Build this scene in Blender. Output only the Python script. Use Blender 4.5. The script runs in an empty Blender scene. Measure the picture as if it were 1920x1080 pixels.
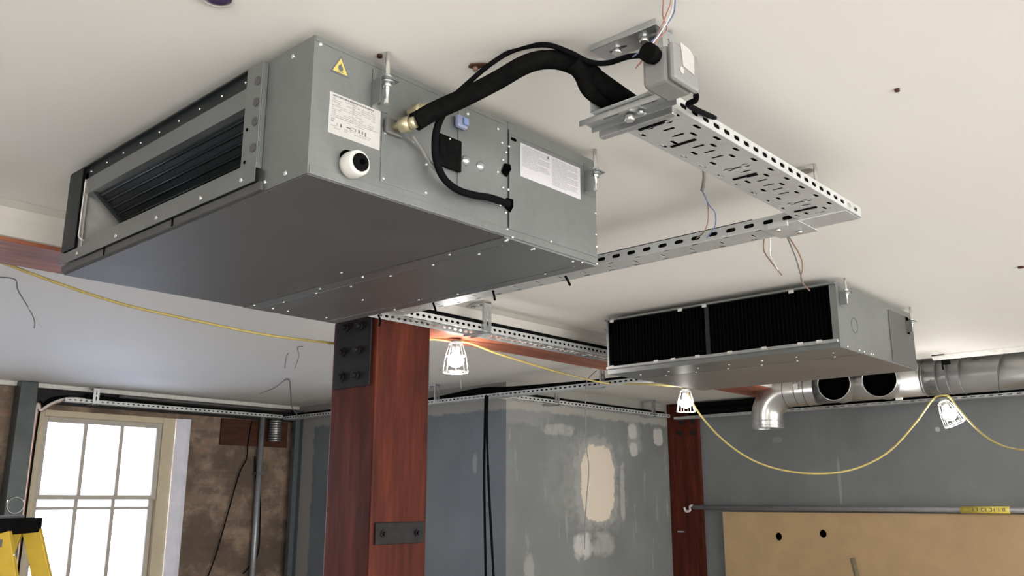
import bpy, bmesh, math, random
from mathutils import Vector, Matrix, Euler
random.seed(7)
SC = bpy.context.scene
COL = SC.collection
PI = math.pi
EYE = Vector((0, 0, 1.65))
PITCH = math.atan(400/1657); CP, SP = math.cos(PITCH), math.sin(PITCH)
F = 1657.0
CEIL = 2.60

def ray(u, v):
    a = u-960; b = 540-v; y = F*CP-b*SP; z = F*SP+b*CP
    return Vector((.7375*a-.6753*y, .6753*a+.7375*y, z))
def P(u, v, ax, val):
    """measured point of the photograph on a building plane"""
    r = ray(u, v); i = 'XYZ'.index(ax)
    return EYE + r*((val-EYE[i])/r[i])

# ------------------------------------------------------------------ materials
MATS = {}
def newmat(name):
    m = bpy.data.materials.new(name); m.use_nodes = True
    nt = m.node_tree; b = nt.nodes['Principled BSDF']
    MATS[name] = m
    return m, nt, b
def N(nt, t, **k):
    n = nt.nodes.new(t)
    for a, v in k.items(): setattr(n, a, v)
    return n
def L(nt, a, b): nt.links.new(a, b)
def coord(nt, scale=(1, 1, 1)):
    tc = N(nt, 'ShaderNodeTexCoord'); mp = N(nt, 'ShaderNodeMapping')
    mp.inputs['Scale'].default_value = scale
    L(nt, tc.outputs['Object'], mp.inputs['Vector'])
    return mp.outputs['Vector']
def noise(nt, vec, scale, detail=4, rough=.55):
    n = N(nt, 'ShaderNodeTexNoise'); n.inputs['Scale'].default_value = scale
    n.inputs['Detail'].default_value = detail; n.inputs['Roughness'].default_value = rough
    L(nt, vec, n.inputs['Vector']); return n.outputs['Fac']
def ramp(nt, fac, stops):
    r = N(nt, 'ShaderNodeValToRGB'); e = r.color_ramp.elements
    while len(e) < len(stops): e.new(.5)
    for i, (p, c) in enumerate(stops):
        e[i].position = p; e[i].color = (*c, 1) if len(c) == 3 else c
    L(nt, fac, r.inputs['Fac']); return r.outputs['Color']
def mixc(nt, fac, a, b, mode='MIX'):
    m = N(nt, 'ShaderNodeMix', data_type='RGBA', blend_type=mode)
    for sock, val in ((m.inputs[0], fac), (m.inputs[6], a), (m.inputs[7], b)):
        if hasattr(val, 'links') or isinstance(val, bpy.types.NodeSocket): L(nt, val, sock)
        elif isinstance(val, (int, float)): sock.default_value = val
        else: sock.default_value = (*val, 1)
    return m.outputs[2]
def mth(nt, op, a, b=0.0, c=None, clamp=False):
    m = N(nt, 'ShaderNodeMath', operation=op); m.use_clamp = clamp
    for i, val in enumerate((a, b) if c is None else (a, b, c)):
        if isinstance(val, bpy.types.NodeSocket): L(nt, val, m.inputs[i])
        else: m.inputs[i].default_value = val
    return m.outputs[0]
def bump(nt, b, h, strength=.2, dist=.01):
    n = N(nt, 'ShaderNodeBump'); n.inputs['Strength'].default_value = strength
    n.inputs['Distance'].default_value = dist
    L(nt, h, n.inputs['Height']); L(nt, n.outputs['Normal'], b.inputs['Normal'])

def simple(name, c, rough=.6, metal=0.0, var=.12, scale=30, bmp=0.0, emit=None, es=0, spec=.5):
    m, nt, b = newmat(name)
    v = coord(nt)
    f = noise(nt, v, scale)
    lo = tuple(x*(1-var) for x in c); hi = tuple(min(1, x*(1+var)) for x in c)
    L(nt, ramp(nt, f, [(.3, lo), (.7, hi)]), b.inputs['Base Color'])
    b.inputs['Roughness'].default_value = rough; b.inputs['Metallic'].default_value = metal
    b.inputs['Specular IOR Level'].default_value = spec
    if spec < .1: b.inputs['IOR'].default_value = 1.12
    if bmp: bump(nt, b, f, bmp, .004)
    if emit:
        b.inputs['Emission Color'].default_value = (*emit, 1); b.inputs['Emission Strength'].default_value = es
    return m

def galv(name, c, rough, var=.1, metal=.9, blotch=.08, spangle=55):
    """zinc coated sheet with a faint spangle"""
    m, nt, b = newmat(name)
    v = coord(nt)
    vo = N(nt, 'ShaderNodeTexVoronoi'); vo.inputs['Scale'].default_value = spangle
    L(nt, v, vo.inputs['Vector'])
    sep = N(nt, 'ShaderNodeSeparateColor'); L(nt, vo.outputs['Color'], sep.inputs[0])
    n1 = noise(nt, v, 4, 3)
    f = mth(nt, 'ADD', mth(nt, 'MULTIPLY', sep.outputs[0], .14), mth(nt, 'MULTIPLY', n1, .86))
    lo = tuple(x*(1-var) for x in c); hi = tuple(min(1, x*(1+var)) for x in c)
    L(nt, ramp(nt, f, [(.25, lo), (.75, hi)]), b.inputs['Base Color'])
    b.inputs['Metallic'].default_value = metal
    rr = N(nt, 'ShaderNodeMapRange'); rr.inputs[3].default_value = rough-.05; rr.inputs[4].default_value = rough+.1
    L(nt, f, rr.inputs[0]); L(nt, rr.outputs[0], b.inputs['Roughness'])
    bump(nt, b, n1, .06, .01)
    return m

M = {}
M['galv'] = galv('galvanised_sheet', (.27, .285, .285), .36, metal=.85)
M['galv_dull_shade'] = galv('dull_shaded_zinc_sheet', (.105, .103, .10), .50, metal=.4)  # darkened copy of the sheet; its colour holds the underside shade
M['galv_half_shade'] = galv('half_shaded_zinc_sheet', (.22, .21, .20), .45, metal=.6)  # half-darkened copy; the far unit's underside shade is in its colour
M['galv_bright'] = galv('bright_zinc', (.55, .57, .58), .28)
M['duct'] = galv('duct_zinc', (.50, .50, .49), .27, var=.05, spangle=20)
M['tray'] = galv('tray_zinc', (.53, .545, .545), .45, metal=.5)
M['screw'] = simple('screw_steel', (.85, .85, .83), .22, .9)
M['brass'] = simple('brass', (.42, .37, .25), .4, .7)
M['black'] = simple('black_rubber', (.006, .006, .006), .7, 0, .3, 60, .2, spec=.05)
M['blackcable'] = simple('black_cable', (.006, .006, .007), .5, spec=.08)
M['darkhole'] = simple('black_and_hole_shade', (.0015, .0015, .0016), .8, spec=.03)  # near-black paints the shade of holes and mouths; also filter and bung
M['fins'] = simple('coil_fins', (.010, .014, .014), .45, .2, spec=.25)
M['dark_shade_metal'] = simple('dark_and_shaded_steel', (.022, .027, .027), .45, .3, spec=.25)  # dark colour stands in for flange shade and reflection; also seams and mullion
M['plate'] = simple('blackened_steel', (.016, .015, .016), .6, 0, .3, 20, .3, spec=.2)
M['whiteplastic'] = simple('white_plastic', (.56, .55, .52), .4, 0, .04)
M['paper'] = simple('label_paper', (.40, .395, .385), .5, 0, .04)
M['paper_cool'] = simple('instruction_paper', (.46, .455, .485), .5, 0, .03)
M['ink'] = simple('label_ink', (.10, .10, .11), .6)
M['ink_pale'] = simple('pale_print', (.24, .24, .25), .6)
M['yellowlabel'] = simple('warning_yellow', (.50, .42, .10), .5, 0, .03)
M['greyplastic'] = simple('grey_box_plastic', (.20, .20, .198), .55, 0, .04)
M['cableyellow'] = simple('yellow_cable', (.46, .37, .12), .45)
M['ladder'] = simple('ladder_fibreglass', (.50, .34, .03), .45, 0, .06)
M['alu'] = simple('aluminium', (.75, .76, .78), .3, .9)
M['copper'] = simple('copper', (.62, .36, .26), .35, .7)
M['red'] = simple('red_wire', (.42, .20, .17), .5)
M['blue'] = simple('blue_wire', (.13, .17, .32), .5)
M['whitewire'] = simple('white_wire', (.62, .60, .58), .5)
M['greywire'] = simple('grey_wire', (.16, .155, .15), .5)
M['brownwire'] = simple('brown_wire', (.22, .13, .09), .5)
M['tape'] = simple('yellow_tape', (.62, .50, .09), .5, 0, .2, 60)
M['whitetrim'] = simple('trim_white', (.66, .65, .62), .6)
M['darkduct'] = simple('dark_zinc', (.065, .078, .078), .45, .3, .3, 3)  # plain dark grey zinc for the square duct
M['cheek'] = simple('cheek_zinc', (.36, .355, .34), .5, .3)
M['insul'] = simple('pale_window_reveal', (.62, .62, .70), .6, 0, .08, 8)
M['stud'] = simple('steel_stud', (.13, .15, .16), .45, .5)
M['conduit'] = simple('grey_conduit', (.30, .31, .33), .4, .5)
M['pane_lamp'] = simple('bulb_glow', (1, 1, 1), .5, 0, 0, 1, 0, (1, .97, .93), 70)

def mk_ceiling():
    m, nt, b = newmat('ceiling_plaster'); v = coord(nt)
    n1 = noise(nt, v, .55, 3); n2 = noise(nt, v, 3.5, 4)
    c = ramp(nt, n1, [(.3, (.75, .72, .69)), (.5, (.75, .735, .695)), (.7, (.77, .735, .70))])
    c = mixc(nt, mth(nt, 'MULTIPLY', n2, .25), c, (.71, .70, .665))
    L(nt, c, b.inputs['Base Color']); b.inputs['Roughness'].default_value = .7
    bump(nt, b, n2, .05, .01); return m
M['ceiling'] = mk_ceiling()

def mk_wood(name, dark, mid, light, sc, rough=.38):
    m, nt, b = newmat(name); v = coord(nt, sc)
    n1 = noise(nt, v, 3, 6, .6); n2 = noise(nt, v, 14, 5, .6)
    f = mth(nt, 'ADD', mth(nt, 'MULTIPLY', n1, .7), mth(nt, 'MULTIPLY', n2, .3))
    L(nt, ramp(nt, f, [(.34, dark), (.5, mid), (.66, light)]), b.inputs['Base Color'])
    b.inputs['Roughness'].default_value = rough; b.inputs['Specular IOR Level'].default_value = .10; bump(nt, b, f, .15, .006); return m
M['pillar'] = mk_wood('varnished_pillar_timber', (.034, .009, .006), (.078, .018, .011), (.14, .034, .018), (3.0, 3.0, .35), .5)
M['beam'] = mk_wood('beam_timber', (.15, .045, .028), (.26, .085, .05), (.42, .17, .10), (3.0, .35, 3.0), .45)
M['darkwood'] = mk_wood('old_dark_timber', (.030, .014, .009), (.06, .025, .015), (.09, .04, .025), (1, .5, 4), .6)
M['frame'] = simple('cream_window_paint', (.50, .43, .30), .5, 0, .06, 6)
M['framegrey'] = simple('grey_cream_paint', (.42, .38, .33), .5, 0, .06, 6)
M['mdf'] = simple('plywood_face', (.43, .30, .165), .6, 0, .07, 5)

def mk_brick():
    m, nt, b = newmat('old_brick'); tc = N(nt, 'ShaderNodeTexCoord')
    mp = N(nt, 'ShaderNodeMapping'); mp.inputs['Rotation'].default_value = (0, 0, 0)
    sep = N(nt, 'ShaderNodeSeparateXYZ'); L(nt, tc.outputs['Object'], sep.inputs[0])
    cb = N(nt, 'ShaderNodeCombineXYZ'); L(nt, sep.outputs[1], cb.inputs[0]); L(nt, sep.outputs[2], cb.inputs[1])
    v = cb.outputs[0]
    nz = noise(nt, v, 9, 4); nz2 = noise(nt, v, 5, 6, .7)
    dv = N(nt, 'ShaderNodeVectorMath', operation='ADD')
    sc = N(nt, 'ShaderNodeCombineXYZ'); L(nt, mth(nt, 'MULTIPLY', nz, .03), sc.inputs[0]); L(nt, mth(nt, 'MULTIPLY', nz, .03), sc.inputs[1])
    L(nt, v, dv.inputs[0]); L(nt, sc.outputs[0], dv.inputs[1])
    br = N(nt, 'ShaderNodeTexBrick'); L(nt, dv.outputs[0], br.inputs['Vector'])
    br.inputs['Scale'].default_value = 1; br.inputs['Brick Width'].default_value = .225; br.inputs['Row Height'].default_value = .075
    br.inputs['Mortar Size'].default_value = .007
    br.inputs['Color1'].default_value = (.23, .155, .11, 1); br.inputs['Color2'].default_value = (.14, .10, .07, 1)
    br.inputs['Mortar'].default_value = (.17, .14, .11, 1)
    c = mixc(nt, ramp(nt, nz2, [(.47, (0, 0, 0)), (.60, (.8, .8, .8))]), br.outputs['Color'], (.30, .225, .165))
    nz3 = noise(nt, v, 2.2, 5, .6)
    c = mixc(nt, ramp(nt, nz3, [(.42, (.8, .8, .8)), (.55, (0, 0, 0))]), c, (.085, .06, .045))
    L(nt, c, b.inputs['Base Color']); b.inputs['Roughness'].default_value = .9
    bump(nt, b, nz2, .6, .02); return m
M['brick'] = mk_brick()

def mk_paint(name, base, axis, band=None, patches=(), filler=(.50, .45, .37), streak=.10, edge=None):
    """painted plaster with filler patches that have a shape of their own. axis: which horizontal axis runs along the wall"""
    m, nt, b = newmat(name); tc = N(nt, 'ShaderNodeTexCoord')
    sep = N(nt, 'ShaderNodeSeparateXYZ'); L(nt, tc.outputs['Object'], sep.inputs[0])
    h = sep.outputs[axis]; z = sep.outputs[2]; v = tc.outputs['Object']
    n1 = noise(nt, v, 1.6, 4); n2 = noise(nt, v, 11, 5, .65)
    mp = N(nt, 'ShaderNodeMapping'); mp.inputs['Scale'].default_value = (5, 5, .8); L(nt, v, mp.inputs['Vector'])
    n3 = noise(nt, mp.outputs[0], 2.2, 4, .6)
    c = mixc(nt, ramp(nt, n1, [(.35, (0, 0, 0)), (.7, (1, 1, 1))]), tuple(x*.86 for x in base), tuple(x*1.12 for x in base))
    c = mixc(nt, mth(nt, 'MULTIPLY', ramp(nt, n3, [(.62, (0, 0, 0)), (.72, (1, 1, 1))]), streak), c, (.5, .5, .49))
    wob = mth(nt, 'MULTIPLY', mth(nt, 'SUBTRACT', n2, .5), 1.0)
    for (ch, cz, rh, rz, amt, soft, col) in patches:
        dx = mth(nt, 'POWER', mth(nt, 'ABSOLUTE', mth(nt, 'DIVIDE', mth(nt, 'SUBTRACT', h, ch), rh)), 3.0)
        dz = mth(nt, 'POWER', mth(nt, 'ABSOLUTE', mth(nt, 'DIVIDE', mth(nt, 'SUBTRACT', z, cz), rz)), 3.0)
        d = mth(nt, 'ADD', mth(nt, 'ADD', dx, dz), mth(nt, 'MULTIPLY', wob, soft*2.6+.9))
        f = mth(nt, 'DIVIDE', mth(nt, 'SUBTRACT', 1.0, d), soft, clamp=True)
        c = mixc(nt, mth(nt, 'MULTIPLY', f, amt), c, col)
    if band:
        f = mth(nt, 'MULTIPLY', mth(nt, 'SUBTRACT', mth(nt, 'ADD', z, mth(nt, 'MULTIPLY', wob, .10)), band), 45, clamp=True)
        c = mixc(nt, mth(nt, 'MULTIPLY', f, .75), c, (.36, .35, .32))
    if edge:
        f = mth(nt, 'MULTIPLY', mth(nt, 'SUBTRACT', edge, mth(nt, 'ADD', h, mth(nt, 'MULTIPLY', wob, .12))), 45, clamp=True)
        c = mixc(nt, f, c, (.30, .29, .28))
    L(nt, c, b.inputs['Base Color']); b.inputs['Roughness'].default_value = .6
    bump(nt, b, n2, .12, .006); return m
FI = (.60, .54, .45); LG = (.34, .34, .33); HL = (.26, .265, .265)
M['alcove'] = mk_paint('patched_grey_wall', (.172, .184, .186), 1, band=2.375, patches=[
    (6.45, 1.80, .48, .46, .6, .9, HL), (6.02, 1.86, .30, .40, .25, .9, HL),
    (6.47, 1.82, .33, .42, .55, .35, LG), (6.49, 1.81, .25, .335, 1, .16, FI),
    (7.07, 2.24, .13, .17, .6, .7, LG), (7.05, 2.30, .08, .08, .8, .6, (.5, .5, .48)), (7.06, 2.13, .07, .07, .7, .6, (.5, .5, .48)), (7.48, 2.27, .09, .09, .8, .5, (.5, .5, .48)),
    (5.95, 2.25, .24, .055, .6, .8, (.40, .40, .39)), (6.25, 1.28, .14, .12, .8, .8, (.5, .5, .49)), (6.55, 1.28, .18, .12, .5, .9, (.42, .42, .41)),
    (6.86, 1.72, .04, .28, .55, .6, (.42, .42, .41)), (5.55, 1.10, .07, .16, .5, .8, (.38, .38, .37)), (5.5, 2.35, .4, .1, .4, .9, (.3, .3, .3))], streak=.35)
M['backpaint'] = mk_paint('blue_grey_wall', (.160, .185, .210), 0, band=2.37, patches=[(-5.25, 1.95, .03, .10, .5, .6, (.4, .4, .4))], streak=.03, edge=-7.52)
M['rightpaint'] = mk_paint('mid_grey_wall', (.168, .180, .188), 0, patches=[(-3.2, 1.82, .015, .22, .5, .5, (.35, .35, .35)), (-2.35, 2.22, .02, .02, .9, .5, (.5, .5, .5)), (-3.75, 2.2, .05, .03, .3, .6, (.35, .35, .35))], streak=.04)
M['roomwall'] = simple('pale_room_wall', (.42, .39, .35), .8, 0, .08, 2)
M['floor'] = mk_wood('pale_bounce_floor', (.48, .465, .45), (.56, .545, .53), (.62, .605, .59), (.5, 3, 1), .7)  # unseen floor, made pale so it bounces light onto the ceiling
M['plaster_side'] = simple('beam_casing_plaster', (.56, .54, .50), .7, 0, .05, 5)

def mk_glass():
    m, nt, b = newmat('window_glass'); out = nt.nodes['Material Output']
    t = N(nt, 'ShaderNodeBsdfTransparent'); g = N(nt, 'ShaderNodeBsdfGlossy'); g.inputs['Roughness'].default_value = .03
    fr = N(nt, 'ShaderNodeFresnel'); mx = N(nt, 'ShaderNodeMixShader')
    L(nt, fr.outputs[0], mx.inputs[0]); L(nt, t.outputs[0], mx.inputs[1]); L(nt, g.outputs[0], mx.inputs[2]); L(nt, mx.outputs[0], out.inputs['Surface'])
    return m
M['glass'] = mk_glass()

# ------------------------------------------------------------------ mesh builder
class MB:
    def __init__(s): s.bm = bmesh.new()
    def box(s, x0, x1, y0, y1, z0, z1, mat=None):
        vs = [s.bm.verts.new((x, y, z)) for x in (x0, x1) for y in (y0, y1) for z in (z0, z1)]
        if mat:
            for v in vs: v.co = mat @ v.co
        for f in ((0, 1, 3, 2), (4, 6, 7, 5), (0, 4, 5, 1), (2, 3, 7, 6), (0, 2, 6, 4), (1, 5, 7, 3)):
            s.bm.faces.new([vs[i] for i in f])
        return s
    def tube(s, pts, r, n=10, cap=True, radii=None):
        pts = [Vector(p) for p in pts]; rings = []
        up = Vector((0, 0, 1)); prev = None
        for i, p in enumerate(pts):
            t = (pts[min(i+1, len(pts)-1)]-pts[max(i-1, 0)]).normalized()
            if prev is None:
                a = up if abs(t.z) < .9 else Vector((1, 0, 0)); u = t.cross(a).normalized()
            else:
                u = (prev - t*prev.dot(t)).normalized()
            prev = u; w = t.cross(u)
            rr = radii[i] if radii else r
            rings.append([s.bm.verts.new(p+(u*math.cos(2*PI*k/n)+w*math.sin(2*PI*k/n))*rr) for k in range(n)])
        for a, b in zip(rings, rings[1:]):
            for k in range(n):
                f = s.bm.faces.new((a[k], a[(k+1) % n], b[(k+1) % n], b[k])); f.smooth = True
        if cap:
            s.bm.faces.new(rings[0][::-1]); s.bm.faces.new(rings[-1])
        return s
    def cyl(s, p0, p1, r, n=16, r1=None, cap=True):
        return s.tube([p0, p1], r, n, cap, [r, r if r1 is None else r1])
    def sphere(s, c, r, sc=(1, 1, 1), n=16):
        bmesh.ops.create_uvsphere(s.bm, u_segments=n, v_segments=n//2, radius=r, matrix=Matrix.Translation(c) @ Matrix.Diagonal((*sc, 1)))
        for f in s.bm.faces: f.smooth = True
        return s
    def ring(s, c, axis, R, r, n=24, m=6):
        axis = Vector(axis).normalized(); a = Vector((0, 0, 1)) if abs(axis.z) < .9 else Vector((1, 0, 0))
        u = axis.cross(a).normalized(); w = axis.cross(u); c = Vector(c); rows = []
        for i in range(n):
            d = u*math.cos(2*PI*i/n)+w*math.sin(2*PI*i/n)
            rows.append([s.bm.verts.new(c+d*(R+r*math.cos(2*PI*k/m))+axis*(r*math.sin(2*PI*k/m))) for k in range(m)])
        for i in range(n):
            a_, b_ = rows[i], rows[(i+1) % n]
            for k in range(m):
                f = s.bm.faces.new((a_[k], b_[k], b_[(k+1) % m], a_[(k+1) % m])); f.smooth = True
        return s
    def poly(s, pts, vec):
        """closed outline pushed along vec"""
        vec = Vector(vec); a = [s.bm.verts.new(Vector(p)) for p in pts]; b = [s.bm.verts.new(Vector(p)+vec) for p in pts]
        n = len(pts)
        s.bm.faces.new(a[::-1]); s.bm.faces.new(b)
        for i in range(n): s.bm.faces.new((a[i], a[(i+1) % n], b[(i+1) % n], b[i]))
        return s
    def plate(s, outer, holes, th, mat):
        """sheet of thickness th with real holes; 2D outline placed by mat"""
        cu = bpy.data.curves.new('sheet', 'CURVE'); cu.dimensions = '2D'; cu.fill_mode = 'BOTH'; cu.extrude = th/2
        for pl in [outer]+list(holes):
            sp = cu.splines.new('POLY'); sp.points.add(len(pl)-1); sp.use_cyclic_u = True
            for p, q in zip(sp.points, pl): p.co = (q[0], q[1], 0, 1)
        ob = bpy.data.objects.new('sheet', cu); COL.objects.link(ob)
        dg = bpy.context.evaluated_depsgraph_get(); me = bpy.data.meshes.new_from_object(ob.evaluated_get(dg))
        me.transform(mat); s.bm.from_mesh(me)
        bpy.data.objects.remove(ob); bpy.data.curves.remove(cu); bpy.data.meshes.remove(me)
        return s
    def build(s, name, mat, parent=None, bevel=0, normals=True):
        if normals: bmesh.ops.recalc_face_normals(s.bm, faces=s.bm.faces)
        me = bpy.data.meshes.new(name)
        o = bpy.data.objects.new(name, me)
        org = world_loc(parent) if parent else Vector((0, 0, 0))
        if org.length: bmesh.ops.translate(s.bm, verts=s.bm.verts, vec=-org)
        s.bm.to_mesh(me); s.bm.free()
        me.materials.append(mat); COL.objects.link(o)
        if parent: o.parent = parent
        if bevel:
            b = o.modifiers.new('bevel', 'BEVEL'); b.width = bevel; b.segments = 2; b.limit_method = 'ANGLE'
        return o
def world_loc(o):
    v = Vector(o.location); 
    while o.parent: o = o.parent; v = v+Vector(o.location)
    return v
def obround(cx, cy, lx, ly, n=4):
    """slot outline centred at cx,cy"""
    pts = []
    if lx >= ly: r = ly/2; h = lx/2-r; cs = ((cx+h, cy, -PI/2), (cx-h, cy, PI/2))
    else: r = lx/2; h = ly/2-r; cs = ((cx, cy+h, 0), (cx, cy-h, PI))
    for (x, y, a0) in cs:
        for i in range(n+1):
            a = a0+PI*i/n; pts.append((x+r*math.cos(a), y+r*math.sin(a)))
    return pts
def rect(x0, x1, y0, y1): return [(x0, y0), (x1, y0), (x1, y1), (x0, y1)]
def spline(pts, k=8):
    pts = [Vector(p) for p in pts]; out = []
    for i in range(len(pts)-1):
        p0 = pts[max(i-1, 0)]; p1 = pts[i]; p2 = pts[i+1]; p3 = pts[min(i+2, len(pts)-1)]
        for j in range(k):
            t = j/k
            out.append(.5*((2*p1)+(-p0+p2)*t+(2*p0-5*p1+4*p2-p3)*t*t+(-p0+3*p1-3*p2+p3)*t**3))
    out.append(pts[-1]); return out
def tag(o, label, cat, group=None):
    o['label'] = label; o['category'] = cat
    if group: o['group'] = group
    return o
def thing(name, label, cat, loc, group=None):
    o = bpy.data.objects.new(name, None); COL.objects.link(o); o.location = loc; o.empty_display_size = .05
    return tag(o, label, cat, group)
def struct(name, mb, mat, parent=None, **k):
    o = mb.build(name, mat, parent, **k)
    if not parent: o['kind'] = 'structure'
    return o
def copy_tree(o, parent=None):
    c = o.copy(); COL.objects.link(c); c.parent = parent
    for ch in list(o.children): copy_tree(ch, c)
    return c
def Tm(x, y, z, cols):
    """matrix whose columns are the given axes"""
    m = Matrix.Identity(4)
    for i, c in enumerate(cols):
        for j in range(3): m[j][i] = c[j]
    m[0][3], m[1][3], m[2][3] = x, y, z
    return m
XPY = ((0, 1, 0), (0, 0, 1), (1, 0, 0))      # sheet standing in the YZ plane (2D x=Y, 2D y=Z)
YPX = ((1, 0, 0), (0, 0, 1), (0, -1, 0))     # sheet standing in the XZ plane (2D x=X, 2D y=Z)
FLAT = ((1, 0, 0), (0, 1, 0), (0, 0, 1))

# ------------------------------------------------------------------ the room
XL, XR, YF, YB = -7.88, 2.7, -3.2, 7.70
struct('ceiling', MB().box(XL-.3, XR+.3, YF-.3, YB+.3, CEIL, CEIL+.2), M['ceiling'])
struct('floor', MB().box(XL-.3, XR+.3, YF-.3, YB+.3, -.2, 0), M['floor'])

WZ0, WZ1 = .80, 2.40
wins_left = [(2.77, 4.13), (1.10, 2.47), (-.60, .77), (-2.3, -.93)]
def wall_with_openings(name, mat, axis, p0, p1, a0, a1, ops, z0=WZ0, z1=WZ1):
    mb = MB()
    def seg(a, b, za, zb):
        if b-a < 1e-4: return
        if axis == 'X': mb.box(p0, p1, a, b, za, zb)
        else: mb.box(a, b, p0, p1, za, zb)
    cur = a0
    for (s, e) in sorted(ops):
        seg(cur, s, 0, CEIL); seg(s, e, 0, z0); seg(s, e, z1, CEIL); cur = e
    seg(cur, a1, 0, CEIL)
    return struct(name, mb, mat)
wall_with_openings('wall_left', M['brick'], 'X', XL-.28, XL, YF, 5.28, wins_left)
struct('wall_back', MB().box(XL-.28, -4.90, 5.28, 5.48, 0, CEIL), M['backpaint'])
struct('wall_alcove', MB().box(-5.1, -4.898, 5.2802, YB, 0, CEIL), M['alcove'])
struct('wall_right', MB().box(-5.1, XR, YB, YB+.2, 0, CEIL), M['rightpaint'])
near_w = [(-2.9, -1.2), (-.9, .9), (1.2, 3.0), (3.3, 5.1), (5.4, 7.2)]  # unseen windows, sized and placed to let light onto the ceiling
front_w = [(.1, 2.3)]
wall_with_openings('wall_near', M['roomwall'], 'X', XR, XR+.28, YF, YB, near_w, .3, 2.50)
wall_with_openings('wall_front', M['roomwall'], 'Y', YF-.28, YF, XL, XR, front_w, .3, 2.50)

def portal(loc, rot, sx, sy):
    li = bpy.data.lights.new('daylight_opening', 'AREA'); li.shape = 'RECTANGLE'; li.size = sx; li.size_y = sy
    li.cycles.is_portal = True
    o = bpy.data.objects.new('daylight_opening', li); COL.objects.link(o); o.location = loc; o.rotation_euler = rot

# sash windows: frame > sash rails, panes, muntins
def sash_window(name, y0, y1, detailed):
    root = bpy.data.objects.new(name, None); COL.objects.link(root); root.location = (XL-.06, (y0+y1)/2, WZ0); root['kind'] = 'structure'
    xo, xi = XL-.12, XL-.02
    fy0, fy1 = y0+.0, y1-.13      # box frame, then a pale splayed lining on the right-hand side
    mb = MB(); mb.box(xo, xi, fy0, fy0+.075, WZ0, WZ1).box(xo, xi, fy1-.12, fy1, WZ0, WZ1).box(xo, xi, fy0+.075, fy1-.12, WZ1-.055, WZ1).box(xo, xi+.02, fy0+.075, fy1-.12, WZ0, WZ0+.06)
    mb.build('window_frame', M['frame'], root, .004)
    MB().poly([(xi+.01, fy1, WZ0), (xi+.01, y1, WZ0), (XL+.015, y1, WZ0), (XL+.015, y1-.035, WZ0)], (0, 0, WZ1-WZ0-.002)).build('window_lining', M['insul'], root)
    gy0, gy1 = fy0+.075, fy1-.12
    for (nm, za, zb, x) in (('upper_sash', 1.665, WZ1-.055, XL-.055), ('lower_sash', WZ0+.06, 1.70, XL-.09)):
        mb = MB(); t = .03; xa, xb = x-.018, x+.018
        mb.box(xa, xb, gy0, gy0+.04, za, zb).box(xa, xb, gy1-.045, gy1, za, zb)
        mb.box(xa, xb, gy0+.04, gy1-.045, zb-.045 if nm == 'upper_sash' else zb-.03, zb).box(xa, xb, gy0+.04, gy1-.045, za, za+(.038 if nm == 'upper_sash' else .07))
        a, b = gy0+.04, gy1-.045
        for k in (1, 2):
            yc = a+(b-a)*k/3
            mb.box(xa+.006, xb-.006, yc-.015, yc+.015, za+.02, zb-.02)
        s = mb.build(nm, M['framegrey'], root, .003)
        MB().box(x-.002, x+.002, a, b, za+.03, zb-.03).build('pane', M['glass'], s)
    if detailed:
        MB().box(XL-.10, XL-.07, gy0+.04, gy1-.045, 1.580, 1.605).build('glazing_bar', M['framegrey'], root)
        MB().cyl((XL-.03, gy1+.045, 1.7), (XL-.03, gy1+.045, WZ1-.07), .007).build('sash_cord', M['whitewire'], root)
    portal((XL-.2, (y0+y1)/2, (WZ0+WZ1)/2), (0, -PI/2, 0), WZ1-WZ0, y1-y0)
for i, (a, b) in enumerate(wins_left): sash_window('window_%d' % (i+1), a, b, i < 2)
def unseen_window(name, axis, p, a, b):
    root = bpy.data.objects.new(name, None); COL.objects.link(root); root['kind'] = 'structure'
    z0, z1 = .3, 2.50
    root.location = (p, (a+b)/2, z0) if axis == 'X' else ((a+b)/2, p, z0)
    mb = MB()
    def B(u0, u1, za, zb, d=.03):
        if axis == 'X': mb.box(p-d, p+d, u0, u1, za, zb)
        else: mb.box(u0, u1, p-d, p+d, za, zb)
    B(a, a+.06, z0, z1); B(b-.06, b, z0, z1); B(a+.06, b-.06, z0, z0+.06); B(a+.06, b-.06, z1-.06, z1); B(a+.06, b-.06, 1.5, 1.54)
    mb.build('window_frame', M['frame'], root)
    mb = MB()
    if axis == 'X': mb.box(p-.002, p+.002, a+.06, b-.06, z0+.06, z1-.06)
    else: mb.box(a+.06, b-.06, p-.002, p+.002, z0+.06, z1-.06)
    mb.build('pane', M['glass'], root)
    m = (a+b)/2
    if axis == 'X': portal((p+.15, m, (z0+z1)/2), (0, PI/2, 0), z1-z0, b-a)
    else: portal((m, p-.15, (z0+z1)/2), (PI/2, 0, PI), b-a, z1-z0)
k = len(wins_left)
for a, b in near_w: k += 1; unseen_window('window_%d' % k, 'X', XR+.14, a, b)
for a, b in front_w: k += 1; unseen_window('window_%d' % k, 'Y', YF-.14, a, b)

# ceiling trims: pale board edge before the ducts, dark strip painting the shadow line at the window wall
struct('trim_1', MB().poly([(-2.60, 6.20, CEIL), (-2.60, 6.235, CEIL), (-2.60, 6.235, CEIL-.045), (-2.60, 6.222, CEIL-.045), (-2.60, 6.20, CEIL-.008)], (.60, 0, 0)), M['whitetrim'])
struct('trim_2', MB().poly([(-1.88, 6.20, CEIL), (-1.88, 6.235, CEIL), (-1.88, 6.235, CEIL-.035), (-1.88, 6.222, CEIL-.035), (-1.88, 6.20, CEIL-.008)], (XR+1.88, 0, 0)), M['whitetrim'])
struct('trim_3', MB().box(XL+.001, XL+.07, YF, 5.279, CEIL-.035, CEIL), M['whitetrim'])
struct('shadow_strip', MB().box(XL+.001, XL+.045, 2.60, 5.279, 2.44, CEIL-.036), M['plate'])

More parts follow.
